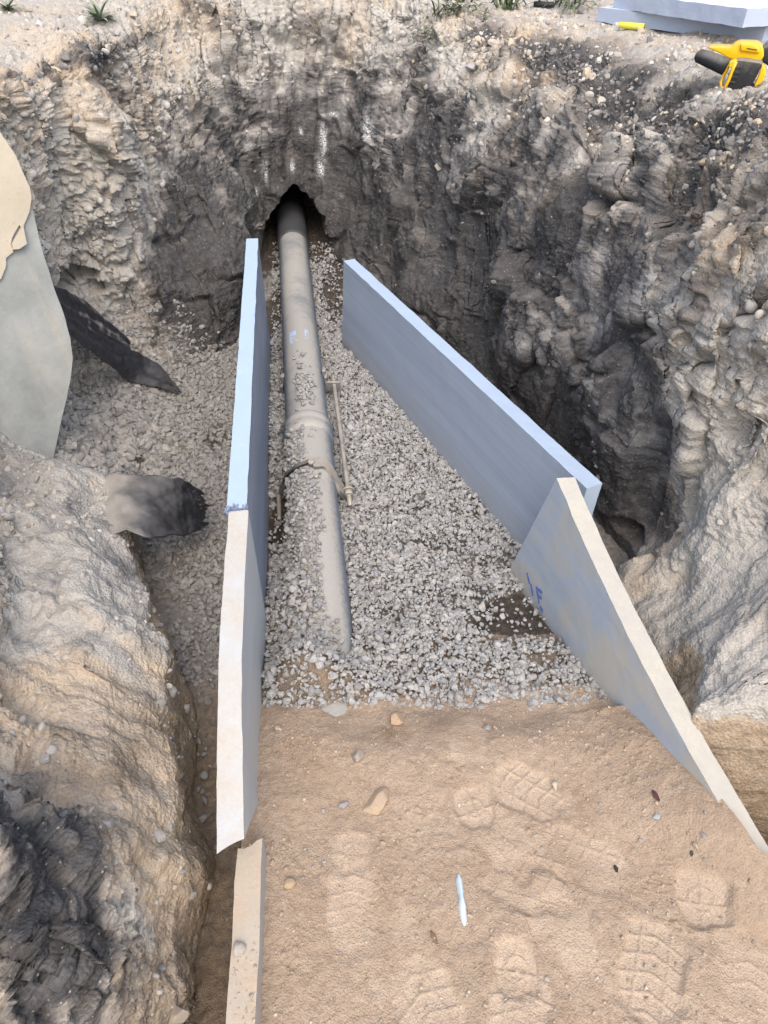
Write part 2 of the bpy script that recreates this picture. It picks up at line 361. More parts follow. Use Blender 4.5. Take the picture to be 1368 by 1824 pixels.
sec(at(720,560,-.13), PY(730,430,3.6), PY(745,300,3.75), PY(765,170,3.88), PY(785,55,4.0), dark=(.72,.6,.58,.62,.25), warm=(.05,.05,.05,.1,.3), lump=(.8,1,1.1,1,1), peb=(.2,.3,.5,.7,1))
sec(at(830,640,-.13), PY(835,520,3.05), PY(843,360,3.25), PY(862,220,3.4), PY(890,85,3.62), dark=(.68,.66,.42,.42,.1), warm=(.15,.1,.1,.2,.4), lump=(.5,.7,1,1,1), peb=(.2,.3,.5,.7,1))
sec(at(882,690,-.13), PY(880,560,2.86), PY(885,400,2.98), PY(930,250,3.15), PY(985,115,3.32), dark=(.7,.72,.55,.3,.1), warm=(.1,.05,.1,.25,.5), lump=(.8,1,1.1,1,1), peb=(.2,.3,.4,.7,1))
sec(at(925,725,-.13), PY(915,580,2.52), PY(950,420,2.58), PY(1020,280,2.65), PY(1085,170,2.78), dark=(.6,.42,.5,.34,.35), warm=(.1,.1,.1,.2,.4), lump=(.9,1.1,1.1,1,1), peb=(.2,.3,.4,.6,1))
sec(at(1010,800,-.13), PY(1025,650,2.22), PY(1080,480,2.25), PY(1130,330,2.35), PY(1180,205,2.45), dark=(.5,.46,.38,.3,.6), warm=(.2,.1,.1,.3,.25), lump=(.45,.7,1,1,1), peb=(.2,.3,.4,.6,1))
sec(at(1075,925,-.13), PY(1100,790,1.80), PY(1160,560,1.92), PY(1220,375,2.0), PY(1275,225,2.12), dark=(.5,.46,.40,.22,.66), warm=(.2,.1,.1,.55,.2), lump=(.45,.7,1,1,1), peb=(.2,.3,.4,.5,1))
sec(at(1120,1000,-.14), PY(1185,845,1.66), PY(1250,640,1.66), PY(1310,430,1.74), PY(1375,245,1.9), dark=(.45,.42,.36,.12,.55), warm=(.25,.1,.15,.55,.3), lump=(.4,.7,1,1,1), peb=(.2,.2,.3,.5,1))
sec((.60,1.42,-.15), at(1200,1000,.10), PY(1300,830,1.42), PY(1400,540,1.45), PY(1480,280,1.62), dark=(.25,.1,.30,.12,.4), warm=(.4,.35,.1,.4,.4), lump=(.4,.5,1,1,1), peb=(.1,.1,.2,.5,1))
sec((.63,1.12,-.2), at(1248,1140,.13), at(1390,990,.31), (1.12,1.2,.75), (1.25,1.25,1.1), dark=(.35,.12,.05,.1,.4), warm=(.4,.15,.06,.4,.4), lump=(.4,.6,.6,1,1), peb=(.1,.1,.2,.5,1))
sec((.66,.82,-.22), at(1262,1258,.18), at(1400,1170,.25), (1.15,1.0,.75), (1.3,.98,1.1), dark=(.3,.05,.0,.1,.4), warm=(.7,.2,.08,.4,.4), lump=(.4,.5,.5,1,1), peb=(.1,.1,.1,.5,1))
sec(at(1355,1500,-.22), at(1375,1272,.19), at(1490,1220,.26), (1.28,.98,.7), (1.42,.95,1.1), dark=(.25,.05,.0,.1,.4), warm=(.8,.2,.08,.4,.4), lump=(.3,.4,.5,1,1), peb=(.1,.1,.1,.5,1))
sec((1.12,.62,-.22), (1.2,.66,.18), (1.30,.72,.28), (1.42,.7,.7), (1.52,.68,1.1), dark=(.25,.15,.1,.2,.4), warm=(.8,.5,.3,.4,.4), lump=(.4,.5,.7,1,1), peb=(.1,.1,.2,.5,1))
sec((1.25,.1,-.22), (1.3,.1,.15), (1.38,.1,.3), (1.48,.1,.7), (1.58,.1,1.1), dark=(.25,.15,.1,.2,.4), warm=(.8,.5,.3,.4,.4), lump=o5, peb=(.1,.1,.2,.5,1))
sec((1.25,-.6,-.22), (1.3,-.6,.15), (1.38,-.6,.3), (1.48,-.6,.7), (1.58,-.6,1.1), dark=(.25,.15,.1,.2,.4), warm=(.8,.5,.3,.4,.4), lump=o5, peb=(.1,.1,.2,.5,1))

def build_control():
    CP_, A_ = [], []
    for pts, dark, warm, lump, peb, dust in S:
        foot, ledge, wall, up, rim = pts
        bury = foot + (foot-ledge)*.0 + np.array([0, 0, -.3])
        o = np.array([rim[0]-0.0, rim[1]-1.6]); o /= np.linalg.norm(o)
        if rim[1] < 1.0: o = np.array([np.sign(rim[0]), 0.0])
        O = np.array([o[0], o[1], 0])
        g1 = rim + O*.20 + np.array([0, 0, .055]); rim = rim + O*.02 - np.array([0, 0, .02]); g2 = rim + O*.8 + np.array([0, 0, .05]); g2[2] = .5*g2[2]+.5*1.10
        g3 = rim + O*2.6; g3[2] = 1.13; g4 = rim + O*30; g4[2] = 1.2
        CP_.append([bury, foot, ledge, wall, up, rim, g1, g2, g3, g4])
        def ex(t, gl): return [t[0], *t, *gl]
        A_.append(np.array([ex(dark, ((.45 if rim[0] > .3 else .15), .15, .1, .1)), ex(warm, (.38, .36, .36, .36)), ex(lump, (.6, .5, .6, .6)), ex(peb, (1, 1, 1, .4)), ex(dust, (.5, .5, .5, .5))]).T)
    return np.array(CP_), np.array(A_)
def hermite(t, K, x, tens=1.0):
    """interpolate K (n x ...) given at knots t, at x, with limited finite-difference tangents"""
    n = len(t); dt = np.diff(t).reshape((-1,)+(1,)*(K.ndim-1)); dl = np.diff(K, axis=0)/dt
    m = np.empty_like(K); m[0] = dl[0]; m[-1] = dl[-1]
    w1 = dt[1:]; w0 = dt[:-1]
    m[1:-1] = (dl[:-1]*w1 + dl[1:]*w0)/(w0+w1)
    m = m*tens; j = np.clip(np.searchsorted(t, x, side='right')-1, 0, n-2)
    h = (t[j+1]-t[j]); s_ = ((x-t[j])/h).reshape((-1,)+(1,)*(K.ndim-1)); h = h.reshape(s_.shape)
    return ((2*s_**3-3*s_**2+1)*K[j] + (s_**3-2*s_**2+s_)*h*m[j] + (-2*s_**3+3*s_**2)*K[j+1] + (s_**3-s_**2)*h*m[j+1])

def build_terrain():
    K, A = build_control()
    # along the pit: knots by mean chord of the three wall curves
    ch = np.linalg.norm(np.diff(K[:, 1:6], axis=0), axis=2).mean(1); tu = np.concatenate([[0], np.cumsum(np.maximum(ch, .03))])
    NU = 1500
    dens = np.interp(np.linspace(0, tu[-1], 4000), tu, np.where((K[:, 2, 1] < -.1) | (K[:, 2, 0] > 1.1), .25, 1.0))
    cdf = np.cumsum(dens); cdf = (cdf-cdf[0])/(cdf[-1]-cdf[0])
    xu = np.interp(np.linspace(0, 1, NU), cdf, np.linspace(0, tu[-1], 4000))
    KU = hermite(tu, K, xu); AU = np.stack([np.stack([np.interp(xu, tu, A[:, l, a]) for l in range(A.shape[1])], 1) for a in range(A.shape[2])], 2)
    for l, am in ((1, .012), (2, .034), (3, .040), (4, .045), (5, .05), (6, .05)):
        nn = fbm(np.stack([xu*5, 0*xu+l*(9 if l < 5 else 0), 0*xu], 1), 4, .6); n2_ = fbm(np.stack([xu*6+50, 0*xu+l*7, 0*xu], 1), 3)
        dr = KU[:, l, :2]-np.array([0, 1.6]); dr /= np.linalg.norm(dr, axis=1)[:, None]
        KU[:, l, :2] += dr*(am*nn)[:, None]; KU[:, l, 2] += .55*am*n2_
    # up the wall
    nv = [14, 90, 90, 100, 90, 46, 70, 60, 24]
    tv = np.arange(10.0)
    xv = np.concatenate([np.linspace(i, i+1, n, endpoint=False) for i, n in enumerate(nv)] + [[9.0]])
    KV = hermite(tv, KU.transpose(1, 0, 2), xv, .32).transpose(1, 0, 2)
    lin = np.stack([np.interp(xv, tv, np.arange(10.0))], 0)[0]
    j = np.clip(lin.astype(int), 0, 8); f = (lin-j)[None, :, None]
    AV = AU[:, j]*(1-f) + AU[:, j+1]*f
    nu, nvt = KV.shape[:2]
    P = KV.reshape(-1, 3); at_ = AV.reshape(-1, 5).astype(np.float32)
    lv = np.tile(lin, (nu, 1)).ravel()
    dark, warm, lump, peb, dust = at_.T
    def normals(P):
        g = P.reshape(nu, nvt, 3); du = np.gradient(g, axis=0); dv = np.gradient(g, axis=1)
        n = np.cross(dv, du); n /= np.linalg.norm(n, axis=2)[:, :, None]+1e-9
        return n.reshape(-1, 3)
    N = normals(P)
    # make the skin face the pit / the sky
    c = np.array([0, 1.5, 1.6]); 
    if (N*(c-P)).sum(1)[lv < 4].mean() < 0: N = -N
    near = np.exp(-np.maximum(0, np.hypot(P[:, 0], P[:, 1])-6)/6).astype(np.float32)
    wallm = (sstep(.6, 1.3, lv)*(1-.45*sstep(5.0, 5.6, lv))*(1-.6*sstep(5.9, 6.8, lv))).astype(np.float32)
    far = 1-sstep(7.2, 8.2, lv)
    q = P + .05*np.stack([perlin(P*4), perlin(P*4+31), perlin(P*4+77)], 1)
    bench = np.clip(sstep(-.22, -.28, P[:, 0])*sstep(2.0, 1.8, P[:, 1])*sstep(4.2, 3.2, lv) + sstep(.45, .5, P[:, 0])*sstep(1.55, 1.35, P[:, 1])*sstep(3.3, 2.7, lv), 0, 1).astype(np.float32)
    sm = sstep(-.15, .30, fbm(P*2.4+123, 2) + 1.0*(dark-.36)).astype(np.float32)*(lv < 5)
    rough = lump*wallm*(1-.8*bench)*(1-.82*sm)
    f1, f2, r35, c35 = voronoi((q+.03*np.stack([perlin(P*9), perlin(P*9+9), perlin(P*9+19)], 1))*[3.3, 3.3, 2.6]+2, True)
    d = .050*fbm(q*2.6, 3)*wallm*(1-.45*bench) + .02*fbm(q*2.0+5, 3)*(1-wallm)*far
    d += lump*wallm*(1-.75*bench)*(sstep(.0, .10, f2-f1)*(.085*c35 + .030*(r35-.5)) - .035*sstep(.05, .0, f2-f1)*sstep(-.2, .3, fbm(P*4+9, 2)))
    scr = np.stack([(P[:, 0]+P[:, 1])*30+P[:, 2]*16, (P[:, 0]-P[:, 1])*4, P[:, 2]*4-(P[:, 0]+P[:, 1])*3], 1)
    d += rough*(.022*ridged(q*[7, 7, 5]+3, 3)-.010)
    # broken clods: tilted facets of several sizes
    a1, a2, r9, c9 = voronoi(q*[8, 8, 6.5], True); d += rough*sstep(.0, .09, a2-a1)*(.032*c9 + .014*(r9-.4))
    a1, a2, r22, c22 = voronoi((q+.012*np.stack([perlin(P*26), perlin(P*26+9), perlin(P*26+19)], 1))*[19, 19, 15]+4, True); d += rough*sstep(.0, .10, a2-a1)*(.017*c22 + .008*(r22-.4))
    cl = sstep(-.35, .3, fbm(P*3+8, 2))
    _, _, r50, c50 = voronoi((q+.006*np.stack([perlin(P*60), perlin(P*60+9), perlin(P*60+19)], 1))*[44, 44, 40]+14, True); d += (rough+.35*bench*lump)*(.4+.6*cl)*(.0065*c50 + .003*(r50-.5))
    _, _, r90, c90 = voronoi(q*[95, 95, 105]+24, True); d += (rough+.12*bench*lump+.25*(1-wallm)*far)*(.35+.65*cl)*(.0022*c90 + .0016*(r90-.5))
    # gullies and bucket scars
    gul = ridged(np.stack([P[:, 0]*9, P[:, 1]*9, P[:, 2]*1.6], 1)+40, 3)
    d += rough*.008*gul*sstep(.15, .7, fbm(P*1.7+50, 2)+.2)
    # smeared clay on the benches: long soft streaks
    sx = np.where(P[:, 0] < 0, 1.0, -1.0)
    st_ = np.stack([(P[:, 0]*.4+P[:, 1]*sx)*24, (P[:, 0]-P[:, 1]*.4*sx)*5, P[:, 2]*9], 1)
    b1_, b2_, rb, cb = voronoi(q*[6, 6, 9]+91, True); d += bench*lump*sstep(.0, .2, b2_-b1_)*(.028*cb + .010*(rb-.5))
    d += bench*(.005*fbm(st_, 4, .6) + .0025*ridged(st_*.45+7, 3))
    d += bench*.007*ridged(q*[6, 9, 9]+61, 4)*sstep(.0, .5, fbm(P*4+77, 2))
    d += .008*lump*fbm(q*19, 3)*(.45+.55*wallm)*far*(1-.4*bench)
    d += .0052*lump*fbm(q*48+2, 3, .65)*(.5+.5*wallm)*far*(1-.45*bench)
    d += .0026*fbm(q*110+2, 2, .6)*far
    # pebbles bedded in the face
    for sc_, am, thr in ((24, .017, .66), (42, .013, .45), (80, .0075, .35)):
        f1, f2, rid = voronoi(P*sc_*[1, 1, 1.25]+sc_)
        b = np.sqrt(np.clip(1-(f1/(.33+.22*rid))**2, 0, 1))*(rid > thr)
        d += am*b*peb*(.5+.5*wallm)*far*(1-.8*bench)*(1-.8*sm)*(1-.35*sstep(-.6, -.2, P[:, 0]))
    # foliated black rock at the lower left of the pit
    fol = np.exp(-((((P[:, 0]+.58)/.19)**2+((P[:, 1]-.36)/.185)**2)**2)).astype(np.float32)
    t1 = (P[:, 0]*.75+P[:, 1]*.45-P[:, 2]*.5)
    d += fol*(.028*c9 + .022*ridged(np.stack([t1*16, P[:, 1]*3.5, P[:, 2]*3.5+P[:, 0]], 1), 5, .65) + .020*c22 + .012*c50)
    d += fol*.03
    d *= (.25+.75*near)
    P2 = P + N*d[:, None]
    # a dark hollow under the light bank beside the slab
    for hx, rad, dep in ((PY(120, 492, 2.93), (.13, .2, .045), .16), (PY(168, 512, 2.95), (.06, .2, .03), .10), (at(1110, 955, -.06), (.08, .10, .05), .05)):
        e = (((P-hx)/np.array(rad))**2).sum(1); P2 -= N*(dep*np.clip(1-e, 0, 1)**.7)[:, None]
    # the tunnel the pipe goes into
    wob = .16*fbm(P*9+60, 3)
    zc = P2[:, 2]; dx = P2[:, 0]-(-.548+.02*zc)
    wd = np.where(dx > 0, .25, .19)
    m = np.abs(dx/wd)**1.6 + np.clip((zc+.13)/.345, 0, 9)**1.45 + wob
    inside = (P2[:, 1] > 3.95) & (lv < 4.2) & (np.abs(dx) < .5)
    push = sstep(1.02, .80, m)*inside
    P2[:, 1] += push*1.3; P2[:, 0] -= push*.14
    # colours of soil
    nb = fbm(P2*3.1+9, 4); nb2 = fbm(P2*11+3, 3)
    dk = dark + (.30*nb + .20*nb2 + .20*(r35-.5) + .12*(r22-.5) + .10*(r50-.5))*wallm*(1-.5*bench)
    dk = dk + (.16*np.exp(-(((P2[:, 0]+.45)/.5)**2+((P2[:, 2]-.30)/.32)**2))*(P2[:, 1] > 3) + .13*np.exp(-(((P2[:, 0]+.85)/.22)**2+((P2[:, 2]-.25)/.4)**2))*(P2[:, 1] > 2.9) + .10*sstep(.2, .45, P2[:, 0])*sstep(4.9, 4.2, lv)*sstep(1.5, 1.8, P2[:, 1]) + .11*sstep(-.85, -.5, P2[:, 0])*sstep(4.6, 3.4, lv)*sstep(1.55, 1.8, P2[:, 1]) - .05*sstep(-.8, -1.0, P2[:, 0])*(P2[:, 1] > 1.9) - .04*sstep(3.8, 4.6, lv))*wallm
    dk = np.where(bench > .5, dk, .36+(dk-.36)*1.35)
    slate = fbm(np.stack([t1*15, P[:, 1]*4, P[:, 2]*4+P[:, 0]], 1)+3, 4, .6)
    dk = np.where((bench > .5) & (fol < .3), np.minimum(dk+np.where(P2[:, 0] < 0, .15, .0), .36+.25*nb2), dk)
    dk = dk + fol*(1.0*slate + .0)
    # dark fine spoil band along the rims
    rimband = np.exp(-((lv-5.25+.3*nb)/.22)**2)*(.55*sstep(-.9, -1.05, P[:, 0])) + np.exp(-((lv-5.5+.4*nb)/.55)**2)*.55*sstep(.2, .5, P[:, 0])
    dk = np.clip(dk + rimband*sstep(-.2, .4, nb+.2), 0, 1.2)
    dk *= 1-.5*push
    wm = np.clip(warm + .35*fbm(P2*2.3+70, 3), 0, 1)
    under = sstep(1.97, 1.80, lv + .05*nb2)*(bench > .3)*(lv > .2)*np.where(P2[:, 0] > 0, sstep(1.25, 1.0, P2[:, 1]), .75)  # brown face soil below the ledges, its shade darkened into the colour
    wm = wm + (.16*sstep(-.7, -1.0, P2[:, 0])+.05)*sstep(3.0, 4.2, lv)*(lv < 5.6)
    wm = wm + bench*(P2[:, 0] < 0)*(.45*fbm(st_*.6+9, 3) + .80*np.exp(-((P2[:, 1]-.74)/.26)**2) - .08)
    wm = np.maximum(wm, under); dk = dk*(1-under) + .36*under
    ck = np.zeros(len(P2))
    for px, py, rx, rz in ((575, 250, .018, .11), (519, 300, .016, .03), (447, 253, .022, .028), (476, 298, .010, .05), (656, 212, .03, .05), (571, 300, .02, .05), (535, 237, .012, .02), (592, 208, .03, .012), (463, 325, .012, .02)):
        cpt = PY(px, py, 4.38); e = ((P2[:, 0]-cpt[0])/rx)**2 + ((P2[:, 2]-cpt[2])/rz)**2
        ck = np.maximum(ck, np.exp(-e*1.2)*(P2[:, 1] > 3.7)*1.3)
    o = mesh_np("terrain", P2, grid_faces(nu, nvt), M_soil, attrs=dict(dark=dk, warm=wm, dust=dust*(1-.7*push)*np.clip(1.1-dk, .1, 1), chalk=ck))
    # outward facing
    me = o.data; me.calc_loop_triangles()
    if me.polygons[int(200*(nvt-1)+150)].normal.dot(Vector(c-P2[200*nvt+150])) < 0: me.flip_normals()
    tag(o, "excavated earth banks and ground round the pit", kind='structure')
    return o, P2.reshape(nu, nvt, 3), lv.reshape(nu, nvt), peb.reshape(nu, nvt), dk.reshape(nu, nvt), wallm.reshape(nu, nvt)
terrain, TP, TLV, TPEB, TDK, TWM = build_terrain()

# ------------------------------------------------------------------ trench floor, sand, gravel heights
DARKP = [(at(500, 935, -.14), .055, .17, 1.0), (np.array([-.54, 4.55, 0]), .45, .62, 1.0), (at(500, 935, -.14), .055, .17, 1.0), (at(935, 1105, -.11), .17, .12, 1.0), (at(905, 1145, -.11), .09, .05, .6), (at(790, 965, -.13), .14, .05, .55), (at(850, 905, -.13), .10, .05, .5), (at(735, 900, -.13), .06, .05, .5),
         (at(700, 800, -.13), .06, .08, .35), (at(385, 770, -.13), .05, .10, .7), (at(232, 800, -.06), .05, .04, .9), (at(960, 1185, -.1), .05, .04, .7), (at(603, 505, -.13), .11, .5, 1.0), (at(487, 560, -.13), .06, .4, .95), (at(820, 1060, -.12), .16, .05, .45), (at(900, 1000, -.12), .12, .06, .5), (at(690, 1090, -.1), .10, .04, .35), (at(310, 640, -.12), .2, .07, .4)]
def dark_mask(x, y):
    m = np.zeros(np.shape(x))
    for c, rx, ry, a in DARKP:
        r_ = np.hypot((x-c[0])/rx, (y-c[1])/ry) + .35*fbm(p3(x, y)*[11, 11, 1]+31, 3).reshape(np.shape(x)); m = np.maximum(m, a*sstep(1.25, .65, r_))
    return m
def gravel_z(x, y):
    z = -.05 - .075*sstep(1.02, 1.65, y)
    m = pipe_x(y)
    z = z + .115*np.exp(-((x-(m-.055))/.085)**2)*sstep(.98, 1.1, y)*sstep(2.0, 1.75, y)*(.75+.25*np.sin(y*19))
    z = z + .05*np.exp(-((y-1.10)/.06)**2)*np.exp(-((x-m)/.13)**2)
    z = z + .035*np.exp(-((x-(m-.13))/.05)**2)*sstep(1.9, 2.1, y)*sstep(2.7, 2.5, y)
    z = z - .045*np.exp(-(((x-DARKP[0][0][0])/.045)**2+((y-DARKP[0][0][1])/.18)**2))
    z = np.where(x < LB(y)-.025, -.135 + .10*sstep(-.75, -1.25, x)*sstep(1.7, 2.0, y), z)
    z = np.where(x > RBx(np.clip(y, .5, 1.5))+.02, -.2 + .06*sstep(1.0, 1.6, y), z)
    n = fbm(p3(x, y)*[7, 7, 1], 3).reshape(np.shape(x)); return z + .010*n
def build_floor():
    xs = np.concatenate([np.linspace(-1.8, 1.5, 620)]); ys = np.concatenate([np.linspace(-.7, .9, 220, endpoint=False), np.linspace(.9, 5.9, 760)])
    X, Y = np.meshgrid(xs, ys, indexing='ij')
    Z = gravel_z(X, Y) - .012
    Z += .006*fbm(p3(X, Y)*[40, 40, 1], 4, .6).reshape(X.shape)
    f1, f2, rid = voronoi(p3(X, Y)*[45, 45, 1]); Z += (.007*np.sqrt(np.clip(1-(f1/.45)**2, 0, 1))*(rid > .4)).reshape(X.shape)
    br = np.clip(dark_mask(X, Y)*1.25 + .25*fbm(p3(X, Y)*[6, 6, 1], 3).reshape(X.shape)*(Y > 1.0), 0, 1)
    inL = X < LB(Y)-.02
    tan = np.clip(np.where(inL, sstep(1.35, .95, Y), np.where(Y < 1.3, 1, 0)), 0, 1)
    tan = np.maximum(tan, (X > RBx(np.clip(Y, .5, 1.5)))*(Y < 1.4))
    br = np.maximum(br*(1-tan), .55*inL*sstep(1.3, .9, Y))
    o = mesh_np("ground", np.stack([X, Y, Z], -1).reshape(-1, 3), grid_faces(len(xs), len(ys)), M_dirt, attrs=dict(brown=br.ravel(), tan=tan.ravel()))
    tag(o, "dirt floor of the trench under the gravel", kind='structure'); return o
floor_ob = build_floor()

PRINTS = [  # pixel of the middle, heading (deg, 0 = away from camera), scale, depth, part
    (845, 1440, -20, 1.0, .010, 'heel', 1.), (940, 1412, -58, 1.0, .010, 'toe', .8), (900, 1505, -40, .9, .004, 'toe', 0), (1248, 1605, 12, 1.1, .013, 'heel', 1.), (1160, 1735, 24, 1.1, .010, 'toe', 1.),
    (628, 1520, 2, .95, .005, 'heel', .5), (628, 1615, 2, .95, .005, 'toe', .5), (920, 1725, 8, 1.0, .008, 'heel', .7), (925, 1800, 8, 1.05, .008, 'toe', .7), (765, 1805, -30, 1.1, .009, 'toe', .6), (1035, 1530, -70, 1.1, .006, 'toe', .3), (945, 1580, -75, 1.0, .006, 'toe', .4),
    (700, 1690, -4, 1.05, .003, 'toe', 0), (1010, 1690, -15, 1.05, .003, 'toe', 0), (835, 1320, 5, .9, .003, 'toe', .2), (1335, 1750, 15, 1.1, .006, 'toe', .2)]
def sand_z(x, y, want_press=False):
    sh = np.shape(x); x = np.asarray(x, float); y = np.asarray(y, float)
    q = p3(x, y)
    z = .004 - .055*sstep(.86, 1.12, y + .04*fbm(q*[6, 6, 1], 2).reshape(sh))
    z = z - .08*sstep(1.06, 1.32, y + .035*fbm(q*[9, 9, 1]+5, 3).reshape(sh))
    z = z + .035*sstep(.15, .0, RBx(np.clip(y, .3, 1.5))-x)*(y > .5)*(y < 1.0)
    z = z + .042*np.exp(-((y-.70)/.12)**2)*sstep(.26, .02, RBx(np.clip(y, .3, 1.5))-x)
    z = z + .03*sstep(.22, .0, x-(LB(y)+.005))*sstep(.95, .55, y)
    und = .011*fbm(q*[3.2, 3.2, 1]+3, 2).reshape(sh) + .0030*fbm(q*[9, 9, 1]+13, 3).reshape(sh)
    z = z + und
    press = np.zeros(sh)
    for px, py, ang, sc_, dep, part, clar in PRINTS:
        c = at(px, py, 0); a = math.radians(ang)
        dx, dy = x-c[0], y-c[1]
        u = (dx*math.cos(a) - dy*math.sin(a))/sc_; v = (dx*math.sin(a) + dy*math.cos(a))/sc_
        if part == 'heel': hw, hl, ex = .042, .045, 3.0
        else: hw, hl, ex = .052, .085, 2.6
        wob = (.24-.06*clar)*perlin(np.stack([x.ravel()*30, y.ravel()*30, np.full(x.size, px*.01)], 1)).reshape(sh)
        r = (np.abs(u/hw)**ex + np.abs(v/hl)**ex)**(1/ex) + wob
        ins = sstep(1.14, .84, r)
        tr = np.zeros(sh)
        if part == 'heel':
            rr = np.hypot(u, v); tr = np.maximum(sstep(.004, .0015, np.abs(rr-.020)), sstep(.004, .0015, np.abs(u)))
            tr = np.maximum(tr, sstep(.004, .0018, np.abs(v+.008)))
        else:
            k = (v*1.0 + .35*np.abs(u)) / .030; tr = sstep(.16, .05, np.abs(k-np.round(k)))
            tr = np.maximum(tr, sstep(.004, .0015, np.abs(np.abs(u)-.024)))
        fade = np.maximum(.85*clar, sstep(-.35, .35, perlin(np.stack([x.ravel()*14+3, y.ravel()*14, np.full(x.size, py*.01)], 1)).reshape(sh)+.12))
        z = z - .62*dep*ins*(.5 + .5*fade) + (.0020+.0008*clar)*tr*ins*fade*min(1, dep/.008) + .14*dep*np.exp(-((r-1.25)/.22)**2)*(.1+.9*fade)
        z = z - und*ins*.4
        press = np.maximum(press, ins*(.2+.8*fade))
    if want_press: return z, press
    return z
def build_sand():
    ys = np.concatenate([np.linspace(-.7, .28, 60, endpoint=False), np.linspace(.28, 1.40, 470)])
    s_ = np.linspace(0, 1, 520)
    k_ = sstep(.40, .56, ys); xl = (-.197-.053*ys-.03)*(1-k_) + (LB(ys)-.03)*k_; xr = np.where(ys < .62, np.maximum(RBx(np.clip(ys, .3, 1.5))+.01, RBx(.62)+.012 + (0.62-ys)*2), RBx(np.clip(ys, .5, 1.45))+.012)
    xr = np.minimum(xr, 1.35)
    X = xl[None]+(xr-xl)[None]*s_[:, None]; Y = np.broadcast_to(ys[None], X.shape).copy()
    Z, press = sand_z(X, Y, True)
    q = p3(X, Y)
    f1, f2, rid = voronoi(q*[60, 60, 1]); g1 = np.sqrt(np.clip(1-(f1/.34)**2, 0, 1))*(rid > .80)
    f1, f2, rid = voronoi(q*[130, 130, 1]+9); g2 = np.sqrt(np.clip(1-(f1/.4)**2, 0, 1))*(rid > .55)
    loose = sstep(-.25, .5, fbm(q*[5, 5, 1]+33, 3)).reshape(X.shape)*(1-.85*press)
    Z = Z + loose*(.005*g1.reshape(X.shape) + .0028*g2.reshape(X.shape)) + (1-.8*press)*.0020*fbm(q*[36, 36, 1], 4, .6).reshape(X.shape)
    # shrinkage cracks
    f1, f2, rid = voronoi(q*[10, 10, 1]+.12*np.stack([perlin(q*30), perlin(q*30+7), 0*q[:, 0]], 1).astype(np.float32))
    Z -= (.0012*sstep(.035, .0, f2-f1)*sstep(.1, .5, fbm(q*[3, 3, 1]+90, 2))).reshape(X.shape)
    damp = np.zeros(X.shape)
    for px, py, rx, ry, a in ((1000, 1500, .05, .10, .5), (690, 1305, .06, .03, 1.0), (940, 1560, .10, .05, .45), (860, 1290, .25, .06, .35), (560, 1350, .12, .12, .25), (1030, 1430, .05, .06, .4), (470, 1230, .05, .03, .7), (690, 1650, .03, .12, .5)):
        c = at(px, py, 0); damp = np.maximum(damp, a*np.exp(-(((X-c[0])/rx)**2+((Y-c[1])/ry)**2)))
    damp *= .6+.8*sstep(-.4, .4, fbm(q*[12, 12, 1]+4, 3)).reshape(X.shape)
    o = mesh_np("sand", np.stack([X, Y, Z], -1).reshape(-1, 3), grid_faces(len(s_), len(ys))[:, ::1], M_sand, attrs=dict(press=press.ravel(), damp=damp.ravel()))
    if o.data.polygons[1000].normal.z < 0: o.data.flip_normals()
    tag(o, "trodden tan sand with boot prints", kind='structure'); return o
sand_ob = build_sand()
if floor_ob.data.polygons[1000].normal.z < 0: floor_ob.data.flip_normals()

# place things by dropping them on what is really there
bpy.context.view_layer.update()
def hit(px, py, obs=(terrain, sand_ob, floor_ob)):
    d = Vector(ray(px, py)); best = None
    for o in obs:
        ok, l, n, i = o.ray_cast(Vector((0, 0, EYE)), d)
        if ok and (best is None or l.length_squared < 1e9) and (best is None or (l-Vector((0, 0, EYE))).length < (best[0]-Vector((0, 0, EYE))).length): best = (l, n)
    return best
def drop(x, y, obs=(terrain, sand_ob, floor_ob), z0=3.0):
    best = None
    for o in obs:
        ok, l, n, i = o.ray_cast(Vector((x, y, z0)), Vector((0, 0, -1)))
        if ok and (best is None or l.z > best[0].z): best = (l, n)
    return best
#@@OBJECTS
# ------------------------------------------------------------------ stones
_s = np.random.default_rng(5)
def make_protos(n=18, sub=2, angular=True):
    out = []
    bm = bmesh.new(); bmesh.ops.create_icosphere(bm, subdivisions=sub, radius=1)
    V0 = np.array([v.co[:] for v in bm.verts]); F0 = np.array([[v.index for v in f.verts] for f in bm.faces]); bm.free()
    for k in range(n):
        V = V0.copy(); V += .16*np.stack([perlin(V0*1.1+k*9.7), perlin(V0*1.1+k*9.7+40), perlin(V0*1.1+k*9.7+80)], 1)
        for j in range(14 if angular else 3):
            d = _s.normal(size=3); d /= np.linalg.norm(d); h = _s.uniform(.48, .82) if angular else _s.uniform(.7, .95)
            e = V@d - h; V = V - np.maximum(e, 0)[:, None]*d*.95
        V *= np.array([1, _s.uniform(.68, .95), _s.uniform(.5, .8)])
        out.append(V)
    return out, F0
PROT, PF = make_protos()
PROT_R, PF_R = make_protos(10, 2, False)
PROT_HI, PF_HI = make_protos(10, 4, True)
def rot_mats(n, flat=1.0):
    q = _s.normal(size=(n, 4)); q[:, 1:3] *= flat; q /= np.linalg.norm(q, axis=1)[:, None]
    a, b, c, d = q.T
    return np.stack([1-2*(c*c+d*d), 2*(b*c-d*a), 2*(b*d+c*a), 2*(b*c+d*a), 1-2*(b*b+d*d), 2*(c*d-b*a), 2*(b*d-c*a), 2*(c*d+b*a), 1-2*(b*b+c*c)], 1).reshape(n, 3, 3)
